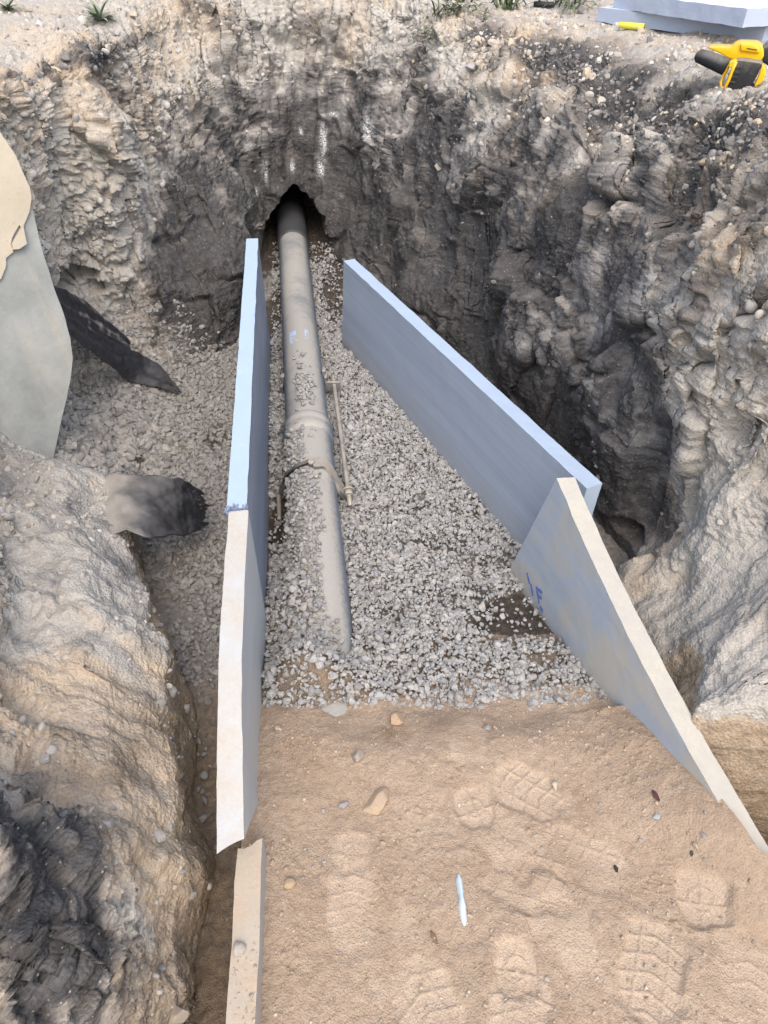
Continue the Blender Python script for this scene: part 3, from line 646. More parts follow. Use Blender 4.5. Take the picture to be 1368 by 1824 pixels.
def stones(name, P, R, mat, label, round_=False, flat=.5):
    pr, pf = (PROT_R, PF_R) if round_ else (PROT, PF)
    P = np.asarray(P); R = np.asarray(R); n = len(P); M = rot_mats(n, flat); k = _s.integers(0, len(pr), n)
    B = np.stack(pr)[k]
    V = np.einsum('nij,nvj->nvi', M, B)*R[:, None, None] + P[:, None, :]
    F = (pf[None] + (np.arange(n)*len(pr[0]))[:, None, None]).reshape(-1, 3)
    o = mesh_np(name, V.reshape(-1, 3), F, mat, smooth=round_)
    return tag(o, label, kind='stuff')
blue_x = lambda y: -.209 + (3.116-y)*.4766
def in_main(x, y):
    r = np.where(y < 1.5, RBx(np.clip(y, .9, 1.5)), np.where(y < 3.12, blue_x(y), .35))
    return (x > LB(y)+.004) & (x < r-.004) & (y < 4.4)
def gravel_main():
    x = _s.uniform(-.8, .75, 104000); y = 1.0 + 3.4*_s.random(104000)
    ok = in_main(x, y) & (_s.random(len(x)) > .90*dark_mask(x, y))
    x, y = x[ok], y[ok]; z = gravel_z(x, y)
    sz_ = sand_z(x, y); loose = (y < 1.16) & (_s.random(len(x)) < .05*sstep(1.0, 1.14, y)); vis = (z + .012 > sz_) | loose; z = np.where(loose, np.maximum(z, sz_), z)
    r = np.clip(np.exp(_s.normal(np.log(.0066), .42, len(x))), .0045, .018)
    px, pz = pipe_x(y), pipe_z(y)
    inside = (np.hypot(x-px, z-pz) < .083+r*.5)
    under = (np.abs(x-px) < .08) & (z < pz)
    k = vis & ~inside & ~under
    z = z + r*.25 + _s.random(len(x))*.008
    P = np.stack([x, y, z], 1)[k]; R = r[k]
    # stones lying on the crown of the pipe and banked on its left flank
    Q, QR = [], []
    for (y0, y1, a0, a1, n) in ((2.36, 2.56, -20, 18, 130), (2.28, 2.75, -30, 25, 60), (1.95, 2.22, -75, -10, 240), (1.95, 2.25, -10, 22, 10), (1.1, 1.93, -80, 6, 1300), (1.1, 1.3, -60, 30, 200), (1.62, 1.9, -20, 20, 90)):
        for _ in range(n):
            yy = _s.uniform(y0, y1); a = math.radians(_s.uniform(a0, a1)) if a1 < 25 or n > 100 else math.radians(_s.normal(0, 14))
            r = float(np.clip(np.exp(_s.normal(np.log(.0075), .35)), .0035, .014)); rr = .086 + r*.5
            Q.append((pipe_x(yy)+rr*math.sin(a), yy, pipe_z(yy)+rr*math.cos(a))); QR.append(r)
    P = np.concatenate([P, Q]); R = np.concatenate([R, QR])
    return stones("gravel", P, R, mat_stones("gravel", GRAVEL, (.42, .405, .375), dust=.4), "pale crushed stone bedding round the pipe")
gravel_main()
def gravel_left():
    x = _s.uniform(-1.5, -.3, 30000); y = _s.uniform(.2, 3.1, 30000)
    dens = np.where(y > 1.45, 1.0, np.where(y > 1.15, .75, .16)); dens = np.where((y < .5) & (x < -.3), .45, dens)
    cl = fbm(p3(x, y)*[5, 5, 1]+8, 2); dens = dens*np.where(y < 1.5, sstep(-.3, .3, cl), 1)
    ok = (x < LB(y)-.05) & (_s.random(len(x)) < dens*(1-.9*dark_mask(x, y)))
    P, R, BP, BR = [], [], [], []
    for xx, yy in zip(x[ok], y[ok]):
        h = drop(xx, yy, (terrain, floor_ob), .12)
        if h is None or h[1].z < .55 or h[0].z > .11: continue
        big = math.exp(-(((xx+1.03)/.15)**2+((yy-2.18)/.36)**2))
        if _s.random() < big*.5:
            r = float(np.clip(np.exp(_s.normal(np.log(.019), .3)), .01, .032)); BP.append((xx, yy, h[0].z+r*.3)); BR.append(r)
        else:
            r = float(np.clip(np.exp(_s.normal(np.log(.0095), .35)), .004, .019)); P.append((xx, yy, h[0].z+r*.3+_s.random()*.005)); R.append(r)
    stones("dusty_gravel", P, R, mat_stones("dusty_gravel", DUSTY+GRAVEL[:3], (.30, .285, .26), .5), "dusty grey gravel left of the foam boards")
    stones("coarse_gravel", BP, BR, mat_stones("coarse_gravel", DUSTY[:5], (.35, .32, .275), .7), "coarse dusty stones heaped beside the concrete slab")
gravel_left()
def rubble():
    g = TP; a = np.linalg.norm(np.cross(g[1:, :-1]-g[:-1, :-1], g[:-1, 1:]-g[:-1, :-1]), axis=2)
    lv, peb, dk = TLV[:-1, :-1], TPEB[:-1, :-1], TDK[:-1, :-1]
    c = g[:-1, :-1]
    n3 = sstep(-.2, .5, fbm(c.reshape(-1, 3)*4.5+21, 3)).reshape(a.shape)
    dist = np.linalg.norm(c-np.array([0, 0, EYE]), axis=2)
    rel = c-np.array([0, 0, EYE]); dpt = rel[..., 1]*CP-rel[..., 2]*SP
    view = (dpt > .2) & (np.abs(rel[..., 0]/np.maximum(dpt, .1)) < .70) & (np.abs((rel[..., 1]*SP+rel[..., 2]*CP)/np.maximum(dpt, .1)) < .86) & (dist < 7.5)
    def pick(wt, n, r0, sg, lo, hi, inset):
        w_ = (wt*a*view).ravel(); i = _s.choice(len(w_), n, p=w_/w_.sum())
        iu, iv = np.unravel_index(i, a.shape)
        fu, fv = _s.random((2, n, 1)); P = g[iu, iv]*(1-fu)*(1-fv)+g[iu+1, iv]*fu*(1-fv)+g[iu, iv+1]*(1-fu)*fv+g[iu+1, iv+1]*fu*fv
        R = np.clip(np.exp(_s.normal(np.log(r0), sg, n)), lo, hi)
        P[:, 2] += inset*R; return P, R
    wall = (lv > 1.2) & (lv < 5)
    P1, R1 = pick(wall*(peb**1.5)*(dk < .45)*(.15+n3), 3800, .0062, .5, .003, .020, -.35)
    P2, R2 = pick((lv >= 4.95)*(lv < 8.2)*(.2+n3), 13000, .0068, .6, .003, .028, .2)
    P3, R3 = pick((lv > 4.3)*(lv < 5.6)*(c[..., 0] > .1)*(.1+n3**2), 900, .0085, .5, .004, .022, -.2)
    stones("rubble", np.concatenate([P2, P3]), np.concatenate([R2, R3]), mat_stones("rubble", RUBBLE, (.45, .40, .32), .5), "loose pebbles strewn over the ground and the rim", False, 1.0)
    stones("bedded_pebbles", P1, R1, mat_stones("bedded_pebbles", [(.42, .40, .365), (.48, .455, .415), (.37, .355, .33), (.52, .50, .465), (.45, .42, .375), (.33, .32, .31)], (.47, .445, .40), .6), "pebbles bedded in the earth banks", True, 1.0)
    P1, R1 = pick(wall*(dk > .4)*(.2+n3), 700, .0055, .5, .003, .016, .0)
    P2, R2 = pick((lv > 4.5)*(lv < 5.6)*(dk > .35), 1800, .007, .5, .003, .018, .2)
    stones("dark_rubble", np.concatenate([P1, P2]), np.concatenate([R1, R2]), mat_stones("dark_rubble", DARKST, (.25, .235, .21), .4), "dark clods and crumbs along the rim and the black seam", False, 1.0)
    bench = (lv > 1.6) & (lv < 5) & (c[..., 0] < -.3) & (c[..., 1] < 1.9)
    P1, R1 = pick(bench*(dk < .4)*(.1+peb)*(.1+n3), 2600, .0045, .6, .002, .018, .1)
    stones("bench_rubble", P1, R1, mat_stones("bench_rubble", DUSTY+RUBBLE[:3], (.42, .38, .32), .6), "small stones strewn over the left earth bank", False, 1.0)
rubble()
def sand_grit():
    n = 12000; x = _s.uniform(-.25, 1.0, n); y = _s.uniform(.25, 1.15, n)
    ok = (x > LB(y)+.03) & (x < RBx(np.clip(y, .5, 1.5))-.01) & (_s.random(n) < .25+sstep(-.2, .5, fbm(p3(x, y)*[5, 5, 1]+3, 2)))
    x, y = x[ok], y[ok]; z, pr = sand_z(x, y, True); keep = _s.random(len(x)) > .6*pr
    x, y, z = x[keep], y[keep], z[keep]; r = np.clip(np.exp(_s.normal(np.log(.0017), .55, len(x))), .0009, .0065)
    stones("sand_grit", np.stack([x, y, z+r*.3], 1), r, mat_stones("sand_grit", [(.43, .33, .24), (.47, .37, .275), (.36, .27, .19), (.41, .315, .225), (.55, .50, .44), (.29, .25, .21), (.40, .32, .245), (.34, .33, .32), (.46, .37, .285)], (.43, .345, .265), .4), "fine grit and crumbs on the sand", False, 1.0)
sand_grit()

def rock(px, py, rpx, col, name, label, group=None, obs=None, sink=.35, squash=1.0, dust=.3, dustcol=(.42, .32, .22)):
    h = hit(px, py, obs) if obs else hit(px, py)
    l, n = h; ax = (l-Vector((0, 0, EYE))).dot(Vector((0, CP, -SP))); r = rpx/FPX*ax
    k = int(_s.integers(0, len(PROT_HI))); V = PROT_HI[k]*np.array([1, 1, squash])
    V = V*(1+.05*fbm(V*2.2+k, 3)[:, None]) 
    o = mesh_np(name, V*r, PF_HI, mat_stones(name+"_stone", [col], dustcol, dust), smooth=True)
    o.location = l + Vector((0, 0, r*(.75*squash-sink))); o.rotation_euler = (_s.uniform(-.25, .25), _s.uniform(-.25, .25), _s.uniform(0, 6.28))
    return tag(o, label, 'stone', group)
T_, GY, BE = (.42, .31, .21), (.30, .29, .27), (.46, .40, .32)
rock(705, 1283, 17, (.40, .28, .18), 'stone', "round tan stone where the gravel meets the sand")
rock(672, 1432, 31, (.45, .34, .235), 'stone', "largest pale beige stone half buried in the trodden sand", sink=.55, squash=.8, dust=.5)
rock(637, 1351, 15, (.30, .27, .23), 'stone', "grey angular stone on the sand above the large beige one")
rock(611, 1436, 10, (.29, .30, .31), 'stone', "blue grey pebble left of the large beige stone")
rock(575, 1444, 5, (.30, .31, .33), 'stone', "small blue grey pebble nearest the left foam boards' middle")
rock(867, 1298, 9, (.27, .265, .25), 'stone', "dark grey pebble alone on the sand below the gravel edge")
rock(988, 1400, 10, (.48, .43, .36), 'stone', "smooth pale cream pebble beside the top right boot print")
rock(363, 1456, 17, (.27, .27, .26), 'stone', "flat grey stone lying in the gap left of the foam boards", squash=.7)
rock(515, 1577, 13, (.42, .31, .19), 'stone', "tan earth clod on the sand beside the nearest left board", dust=.6)
rock(699, 1000, 14, (.36, .32, .27), 'stone', "brownish cobble larger than the white gravel around it")
rock(316, 1812, 24, (.40, .35, .29), 'stone', "big dusty cobble at the bottom of the left gap")
rock(494, 1299, 7, (.44, .37, .28), 'stone', "small beige pebble on the sand next to the left board")
rock(1239, 1508, 8, (.42, .34, .25), 'stone', "brown pebble low in the sand beside the right board's tip", dust=.4)
rock(1254, 1490, 7, (.29, .28, .27), 'stone', "grey pebble near the right board's sand-covered tip")
rock(240, 31, 10, (.48, .40, .30), 'stone', "upright oval tan cobble on the upper left ground")
rock(208, 61, 10, (.40, .40, .40), 'stone', "flat pale grey shard on the upper left rim", squash=.6)
rock(52, 21, 8, (.46, .42, .36), 'stone', "pale cobble near the small plant at the top left corner")
rock(1035, 24, 13, (.33, .32, .30), 'stone', "rounded grey cobble in the grass beside the foam stack")
rock(120, 107, 12, (.14, .14, .145), 'stone', "black grey lump of spoil on the left rim")
rock(1062, 198 if False else 205, 10, (.30, .29, .28), 'stone', "grey cobble on the right bank below the pale pebble ledge")
rock(840, 128, 13, (.40, .40, .41), 'stone', "pale blue grey cobble at the right rim above the dark hollow")
rock(1310, 380, 13, (.45, .42, .37), 'stone', "pale angular stone sticking out of the right bank", sink=.5)
rock(780, 300, 11, (.36, .33, .28), 'stone', "cobble stuck in the dark right bank", sink=.5)
# pebbles nothing tells apart
pebble_px = []
for _ in range(46):
    x_, y_ = random.uniform(480, 1300), random.uniform(1275, 1815)
    p_ = at(x_, y_, 0)
    if p_[0] > RBx(np.clip(p_[1], .5, 1.5))-.06 or p_[0] < LB(p_[1])+.05: continue
    pebble_px.append((x_, y_, random.uniform(2.6, 5.2)))
proto = None
for x_, y_, r_ in pebble_px:
    l, n = hit(x_, y_); ax = (l-Vector((0, 0, EYE))).dot(Vector((0, CP, -SP))); rr = r_/FPX*ax
    if proto is None:
        pm = [mat_stones("pebble_%s" % nm, [c], (.42, .31, .21), .45) for nm, c in (('tan', (.44, .34, .24)), ('grey', (.31, .30, .29)), ('cream', (.52, .46, .38)))]
        pmesh = []
        for k in range(9):
            o = mesh_np('pebble', PROT_HI[k], PF_HI, pm[(0, 0, 1, 0, 2, 0, 1, 0, 0)[k]]); pmesh.append(o.data)
            if k: bpy.data.objects.remove(o)
            else: proto = o
        o = proto
    else:
        o = proto.copy(); o.data = random.choice(pmesh); C.objects.link(o)
    o.scale = (rr, rr, rr); o.location = l+Vector((0, 0, rr*.3)); o.rotation_euler = (0, 0, random.uniform(0, 6.28))
    tag(o, "small pebble scattered on the trodden tan sand", 'pebble', 'small pebbles scattered on the sand')

# ------------------------------------------------------------------ foam boards
def board(name, path, ztop, zbot, th, side, mat, lean=0.0, end0=None, end1=None, rough=.0012, ns=90, nh=14, nt=5):
    """path: inner top edge (x,y) points; side +1 puts the thickness to the right of travel"""
    path = np.asarray(path, float); d = np.concatenate([[0], np.cumsum(np.linalg.norm(np.diff(path, axis=0), axis=1))]); L = d[-1]
    O = path[0]; e = path[-1]-path[0]; e /= np.linalg.norm(e); nrm = np.array([e[1], -e[0]])*side
    ztop = np.asarray(ztop, float)
    kk = hermite(d, np.column_stack([path, ztop]), np.linspace(0, L, 300)) if len(path) > 2 else np.stack([np.linspace(a, b, 300) for a, b in zip([*path[0], ztop[0]], [*path[-1], ztop[-1]])], 1)
    def pos(s, t, h):
        s, t, h = [np.asarray(v, float) for v in np.broadcast_arrays(s, t, h)]
        i = s*299; j = np.clip(i.astype(int), 0, 298); f = (i-j)[..., None]; q = kk[j]*(1-f)+kk[j+1]*f
        xl = (q[..., :2]-O)@e; yl = (q[..., :2]-O)@nrm
        zt = q[..., 2]; z = zbot+(zt-zbot)*h
        y = yl + t*th - lean*(z-zt)*-1
        if end0 is not None: xl = xl + end0(t, h)*np.clip(1-s*4, 0, 1)
        if end1 is not None: xl = xl + end1(t, h)*np.clip(1-(1-s)*4, 0, 1)
        P = np.stack([xl, y, z], -1); sh = P.shape; F_ = P.reshape(-1, 3)
        n = rough*np.stack([fbm(F_*22+3, 3, .6), fbm(F_*[9, 22, 22]+50, 3, .6), fbm(F_*[9, 22, 22]+90, 3, .6)], 1)
        edge = (h > .97).astype(float).ravel()[:, None]
        n = n*(.5+.9*edge)
        return (F_+n).reshape(sh)
    Vs, Fs, top = [], [], []; off = 0
    def add(A, istop, flip):
        nonlocal off
        a, b = A.shape[:2]; F = grid_faces(a, b); F = F[:, ::-1] if flip else F
        Vs.append(A.reshape(-1, 3)); Fs.append(F+off); top.append(np.full(a*b, istop)); off += a*b
    s_, t_, h_ = np.linspace(0, 1, ns), np.linspace(0, 1, nt), np.linspace(0, 1, nh)
    f = side < 0
    add(pos(s_[:, None], t_[None], np.ones((1, 1))), 1., not f)
    add(pos(s_[:, None], t_[None], np.zeros((1, 1))), 1., f)
    add(pos(s_[:, None], np.zeros((1, 1)), h_[None]), 0., f)
    add(pos(s_[:, None], np.ones((1, 1)), h_[None]), 0., not f)
    add(pos(np.zeros((1, 1)), t_[:, None], h_[None]), 1., not f)
    add(pos(np.ones((1, 1)), t_[:, None], h_[None]), 1., f)
    o = mesh_np(name, np.concatenate(Vs), np.concatenate(Fs), mat, attrs=dict(top=np.concatenate(top)), smooth=False)
    bm = bmesh.new(); bm.from_mesh(o.data); bmesh.ops.recalc_face_normals(bm, faces=bm.faces[:]); bm.to_mesh(o.data); bm.free()
    # centre-outward check
    ang = math.atan2(e[1], e[0])
    M = Matrix(((e[0], nrm[0], 0, O[0]), (e[1], nrm[1], 0, O[1]), (0, 0, 1, 0), (0, 0, 0, 1)))
    if side > 0:      # keep a right-handed frame: mirror inside the mesh rather than in the object
        o.data.transform(Matrix.Diagonal((1, -1, 1, 1))); o.data.flip_normals()
        M = Matrix(((e[0], -nrm[0], 0, O[0]), (e[1], -nrm[1], 0, O[1]), (0, 0, 1, 0), (0, 0, 0, 1)))
    o.matrix_world = M
    return o
SKIN = (.175, .215, .275); CUT = (.56, .65, .76)
b1 = board('foam_board', [(PY(460, 425, 3.08)[0], 3.08), (PY(440, 905, 1.345)[0], 1.345)], (.383, .347), -.22, .05, +1, mat_foam("foam_blue_left", (.155, .195, .27), (.44, .56, .71), .0, .15, (1.2, 9, 9), .55, (.36, .36, .36)), end1=lambda t, h: .008*(t-.3))
tag(b1, "clean pale blue foam board standing upright along the pipe, left of it", 'foam board', 'foam insulation boards lining the trench')
b2 = board('foam_board', [(PY(442.5, 910, 1.33)[0], 1.33), (PY(437, 1250, .86)[0], .86), (PY(435, 1494, .585)[0], .585)], (.350, .285, .205), -.2, .048, +1, mat_foam("foam_white_left", (.40, .44, .475), (.53, .56, .57), .8, .15, (1.5, 14, 14), .25, (.46, .41, .345)), end1=lambda t, h: .022*t**1.5 - .35*(1-h), rough=.001)
tag(b2, "left foam board with whitish sand-stained edge, near end cut in a curve", 'foam board', 'foam insulation boards lining the trench')
b3 = board('foam_board', [(PY(468, 1495, .631)[0], .631), (PY(455, 1824, .328)[0], .328), (-.135, -.5)], (.105, .10, .09), -.2, .048, +1, mat_foam("foam_sandy", (.36, .375, .39), (.50, .46, .39), 1.0, .45, (2, 12, 12), .25, (.46, .37, .28)), end0=lambda t, h: .018*np.sin(t*1.9)**2, rough=.0018)
tag(b3, "low foam board at the bottom edge, its top coated with sand and small stones", 'foam board', 'foam insulation boards lining the trench')
b4 = board('foam_board', [(PY(612, 465, 3.116)[0], 3.116), (PY(1045, 870, 1.511)[0], 1.511)], (.272, .272), -.24, .052, -1, mat_foam("foam_blue_right", (.255, .305, .38), (.43, .54, .69), .05, .0, (.8, 26, 26), .30), lean=.06, end1=lambda t, h: .0*t)
tag(b4, "long clean blue grey foam board slanting away on the right of the pipe", 'foam board', 'foam insulation boards lining the trench')
b5 = board('foam_board', RB[:, :2], RB[:, 2], -.25, .048, -1, mat_foam("foam_dirty_right", (.33, .385, .455), (.48, .465, .43), .8, .75, (1.3, 18, 18), .3, (.46, .44, .38)), lean=.02, end0=lambda t, h: -.17*(1-h)+.012*t, ns=130, nh=20)
tag(b5, "dirty foam board on the right, broken slanted end and half buried in sand", 'foam board', 'foam insulation boards lining the trench')
def on_board(o, px, py, up=.002):
    """local point where the view of the photo meets a board"""
    mi = o.matrix_world.inverted(); a = mi @ Vector((0, 0, EYE)); d = (mi.to_3x3() @ Vector(ray(px, py))).normalized()
    ok, l, n, i = o.ray_cast(a, d); return (l+n*up, n) if ok else None
def paint_strokes(o, name, strokes, wpx, mat, depth=.0012):
    """painted letter strokes laid on the board's face as thin raised paint"""
    bm = bmesh.new()
    for a, b in strokes:
        A, B = on_board(o, *a, up=0), on_board(o, *b, up=0)
        if not A or not B: continue
        p, q, n = A[0], B[0], A[1]; t = (q-p); L = t.length; t.normalize(); s = n.cross(t)
        hw = wpx/FPX*2.2/2; N_ = 7
        prev = None
        for k in range(N_+1):
            f = k/N_; c = p+(q-p)*f; ww = hw*(1+.25*math.sin(9*f+L*80))
            r = [bm.verts.new(c+s*ww+n*.0002), bm.verts.new(c+s*ww+n*depth), bm.verts.new(c-s*ww+n*depth), bm.verts.new(c-s*ww+n*.0002)]
            if prev:
                for j in range(4): bm.faces.new((prev[j], prev[(j+1) % 4], r[(j+1) % 4], r[j]))
            prev = r
    bmesh.ops.recalc_face_normals(bm, faces=bm.faces[:])
    m = bm_obj(name, bm, mat); m.parent = o; return m
M_ink = mat_simple("blue_print", (.12, .19, .45), .6, 0, .35, 160)
paint_strokes(b5, 'printed_mark', [((946, 1040), (950, 1062)), ((956, 1045), (961, 1075)), ((957, 1048), (966, 1056)), ((958, 1059), (965, 1066)), ((963, 1080), (967, 1089)), ((967, 1089), (963, 1084)), ((939, 1020), (944, 1040))], 6.5, M_ink)
paint_strokes(b1, 'printed_mark', [((445, 868), (449, 905)), ((449, 872), (450, 902)), ((452, 905), (456, 940)), ((453, 915), (457, 930))], 3.0, M_ink)
bm = bmesh.new()
l0, n0 = on_board(b1, 424, 896, 0)
for k in range(46):
    t = k/45; v = Vector((l0.x+.022+random.uniform(-.010, .008), -.0 - .052*t*1.0, l0.z-.003+random.uniform(-.004, .003)))
    add_box(bm, (.016, .0035, .004), v, (random.uniform(-.4, .4), random.uniform(-.5, .5), random.uniform(-.5, .5)))
bm_obj('frayed_edge', bm, mat_simple("frayed_foam", (.20, .24, .34), .8, 0, .4, 90)).parent = b1
bm = bmesh.new()
for a_, c_ in (((1059, 872), (1063, 871)), ((1065, 871), (1064, 878))):
    pass
bm.free()

# stones on the sandy board
rock(425, 1696, 13, (.40, .38, .35), 'stone', "pale grey stone lying on top of the sand-coated low board", obs=(b3,) if False else None, dust=.4)
rock(447, 1775, 5, (.36, .34, .31), 'stone', "little grey pebble nearest the bottom edge on the low board", dust=.4)
def rehome(o, b, px, py, r):
    h = on_board(b, px, py, 0)
    if h: o.location = b.matrix_world @ h[0] + Vector((0, 0, r))
sts = [o for o in C.objects if o.name.startswith('stone')]
rehome(sts[-2], b3, 425, 1696, .004); rehome(sts[-1], b3, 447, 1775, .002)
P_, R_ = [], []
for _ in range(520):
    s_ = random.random(); Y_ = .62-.75*s_; t_ = random.random()*.046
    x_ = np.interp(Y_, [-.5, .328, .631], [-.135, PY(455, 1824, .328)[0], PY(468, 1495, .631)[0]]) - t_
    P_.append((x_, Y_, .1015)); R_.append(min(.006, math.exp(random.gauss(math.log(.0017), .5))))
og = stones("grit_on_board", P_, R_, mat_stones("grit_on_board", [(.46, .38, .29), (.50, .43, .35), (.36, .32, .28), (.42, .34, .25)], (.46, .38, .29), .4), "sand grit lying on top of the lowest foam board", False, 1.0)

# ------------------------------------------------------------------ pipe with its coupling
pipe = empty('drain_pipe', (pipe_x(2.5), 2.5, -.145)); tag(pipe, "dusty dark grey drain pipe running from the dark hole into the gravel", 'pipe')
def pp(y, off=0, dz=0): return Vector((pipe_x(y)+off, y, pipe_z(y)+dz)) - pipe.location
M_pvc = mat_simple("dusty_pvc", (.15, .175, .21), .5, 0, .25, 30, .0006, .95, (.42, .40, .36), 3.5, .42, .78)
M_pvcd = mat_simple("bare_shaded_pvc", (.05, .056, .066), .42, 0, .3, 26, .0005, .12, (.26, .24, .21), 8)  # cleaner pipe in the tunnel, with the tunnel's shade put into its colour
M_steel = mat_simple("dusty_steel", (.20, .20, .20), .6, .3, .3, 60, .0008, .95, (.47, .42, .35), 20)
M_rub = mat_simple("black_rubber", (.022, .023, .026), .6, 0, .3, 60, .001, .45, (.36, .33, .28), 25)
ys = np.linspace(.95, 4.2, 120)
r = np.where(ys < 1.93, .084, np.where(ys < 2.22, .087, .0845))
tube('barrel', [pp(y) for y in ys], r, M_pvc, pipe, 56)
yc = np.array([2.175, 2.182, 2.20, 2.225, 2.232, 2.24, 2.262, 2.275, 2.283]); rc = np.array([.086, .093, .0955, .0955, .0925, .0955, .0965, .094, .085])
tube('socket_collar', [pp(y) for y in yc], rc, M_pvc, pipe, 56, caps=False)
yf = np.array([4.17, 4.172, 4.2, 4.35, 4.62, 4.64, 4.66, 4.68, 5.6]); rf = np.array([.085, .0905, .0915, .0915, .0915, .096, .096, .0915, .0915])
tube('far_barrel', [pp(y) for y in yf], rf, M_pvcd, pipe, 56, caps=False)
def plate(name, pts, w0, th, mat, y0):
    """bent strap across the pipe: (offset, height) points swept into a flat band"""
    P = np.array(pts, float); t = np.linspace(0, 1, len(P)); P = hermite(t, P, np.linspace(0, 1, 40))
    T = np.gradient(P, axis=0); T /= np.linalg.norm(T, axis=1)[:, None]; Nn = np.stack([-T[:, 1], T[:, 0]], 1)
    V = []
    for k in range(40):
        ww = w0*(1+.12*math.sin(k*.5))
        for (a, b) in ((-.5, 0), (.5, 0), (.5, 1), (-.5, 1)):
            o2 = P[k]+Nn[k]*th*b; V.append(pp(y0, o2[0], o2[1])+Vector((0, ww*a+.012*math.sin(k*.16), 0)))
    F = [(4*k+j, 4*k+(j+1) % 4, 4*k+4+(j+1) % 4, 4*k+4+j) for k in range(39) for j in range(4)] + [(0, 1, 2, 3), (159, 158, 157, 156)]
    o = mesh_np(name, np.array(V), np.array(F), mat, pipe, smooth=False)
    bm = bmesh.new(); bm.from_mesh(o.data); bmesh.ops.recalc_face_normals(bm, faces=bm.faces[:]); bm.to_mesh(o.data); bm.free(); return o
tag(plate('clamp_strap', [(-.120, -.035), (-.102, .005), (-.084, .045), (-.045, .088), (-.005, .099)], .020, -.009, M_rub, 1.95), "black rubber strap")
plate('clamp_strap', [(.012, .100), (.05, .085), (.082, .045), (.108, -.005), (.135, -.05)], .046, -.016, M_steel, 1.94)
plate('clamp_strap', [(.0, .088), (.05, .072), (.075, .03), (.10, -.02), (.125, -.06)], .036, -.006, M_rub, 1.955)
def cyl(name, a, b, r_, mat, parent, n=20, bev=0):
    a, b = np.array(a, float), np.array(b, float); f = [0, .04, .96, 1]; P = [a+(b-a)*k for k in f]
    return tube(name, P, np.array([.86, 1, 1, .86])*r_, mat, parent, n)
bh = cyl('bolt_head', pp(1.94, .003, .088), pp(1.935, .003, .108), .012, M_steel, pipe, 6)
for sgn in (1, -1):
    o_ = .126*sgn; dz_ = 0 if sgn > 0 else -.045
    rod = cyl('tie_rod', pp(2.70, o_, dz_), pp(1.845, o_*.985, -.012+dz_), .0085, M_steel, pipe)
    if sgn < 0: rod.data.transform(Matrix.Translation((0, 0, -.02)))
    w_ = None if sgn < 0 else cyl('washer', pp(1.925, o_*.99, -.012+dz_), pp(1.918, o_*.99, -.012+dz_), .021, M_steel, rod); n_ = None if sgn < 0 else cyl('nut', pp(1.918, o_*.99, -.012+dz_), pp(1.896, o_*.99, -.012+dz_), .0165, M_steel, rod, 6)
    bm = bmesh.new(); q_ = 1 if sgn > 0 else .55
    add_box(bm, (.012, .045, .075*q_), pp(2.635, sgn*.094, -.002+dz_*.6)); add_box(bm, (.062*q_, .010, .045*q_), pp(2.615, sgn*.122, -.008+dz_*.6)); add_box(bm, (.016, .03, .035), pp(2.65, sgn*.088, .035+dz_*.6))
    bevel(bm, .003); bm_obj('lug', bm, M_steel, pipe)
# torn remains of a printed sticker
M_lab = mat_simple("torn_sticker", (.50, .62, .78), .4, 0, .5, 300)
def sticker(y0, y1, a0, a1, seed):
    n, m = 12, 12; rr = np.random.default_rng(seed); V, F = [], []
    for i in range(n):
        for j in range(m):
            y = y0+(y1-y0)*i/(n-1); a = math.radians(a0+(a1-a0)*j/(m-1)); V.append(pp(y, .0856*math.sin(a), .0856*math.cos(a)))
    g = fbm(np.array([[i*.45, j*.45, seed] for i in range(n-1) for j in range(m-1)]), 2)
    for i in range(n-1):
        for j in range(m-1):
            e_ = min(i, j)*.08
            if g[i*(m-1)+j] > -.05+e_*.0 + (.35 if (i > 3 and j > 3) else -.2): F.append((i*m+j, i*m+j+1, (i+1)*m+j+1, (i+1)*m+j))
    return mesh_np('label_remnant', np.array(V), np.array(F), M_lab, pipe)
sticker(2.94, 2.83, -34, -12, 3); sticker(2.955, 2.86, 14, 26, 8)

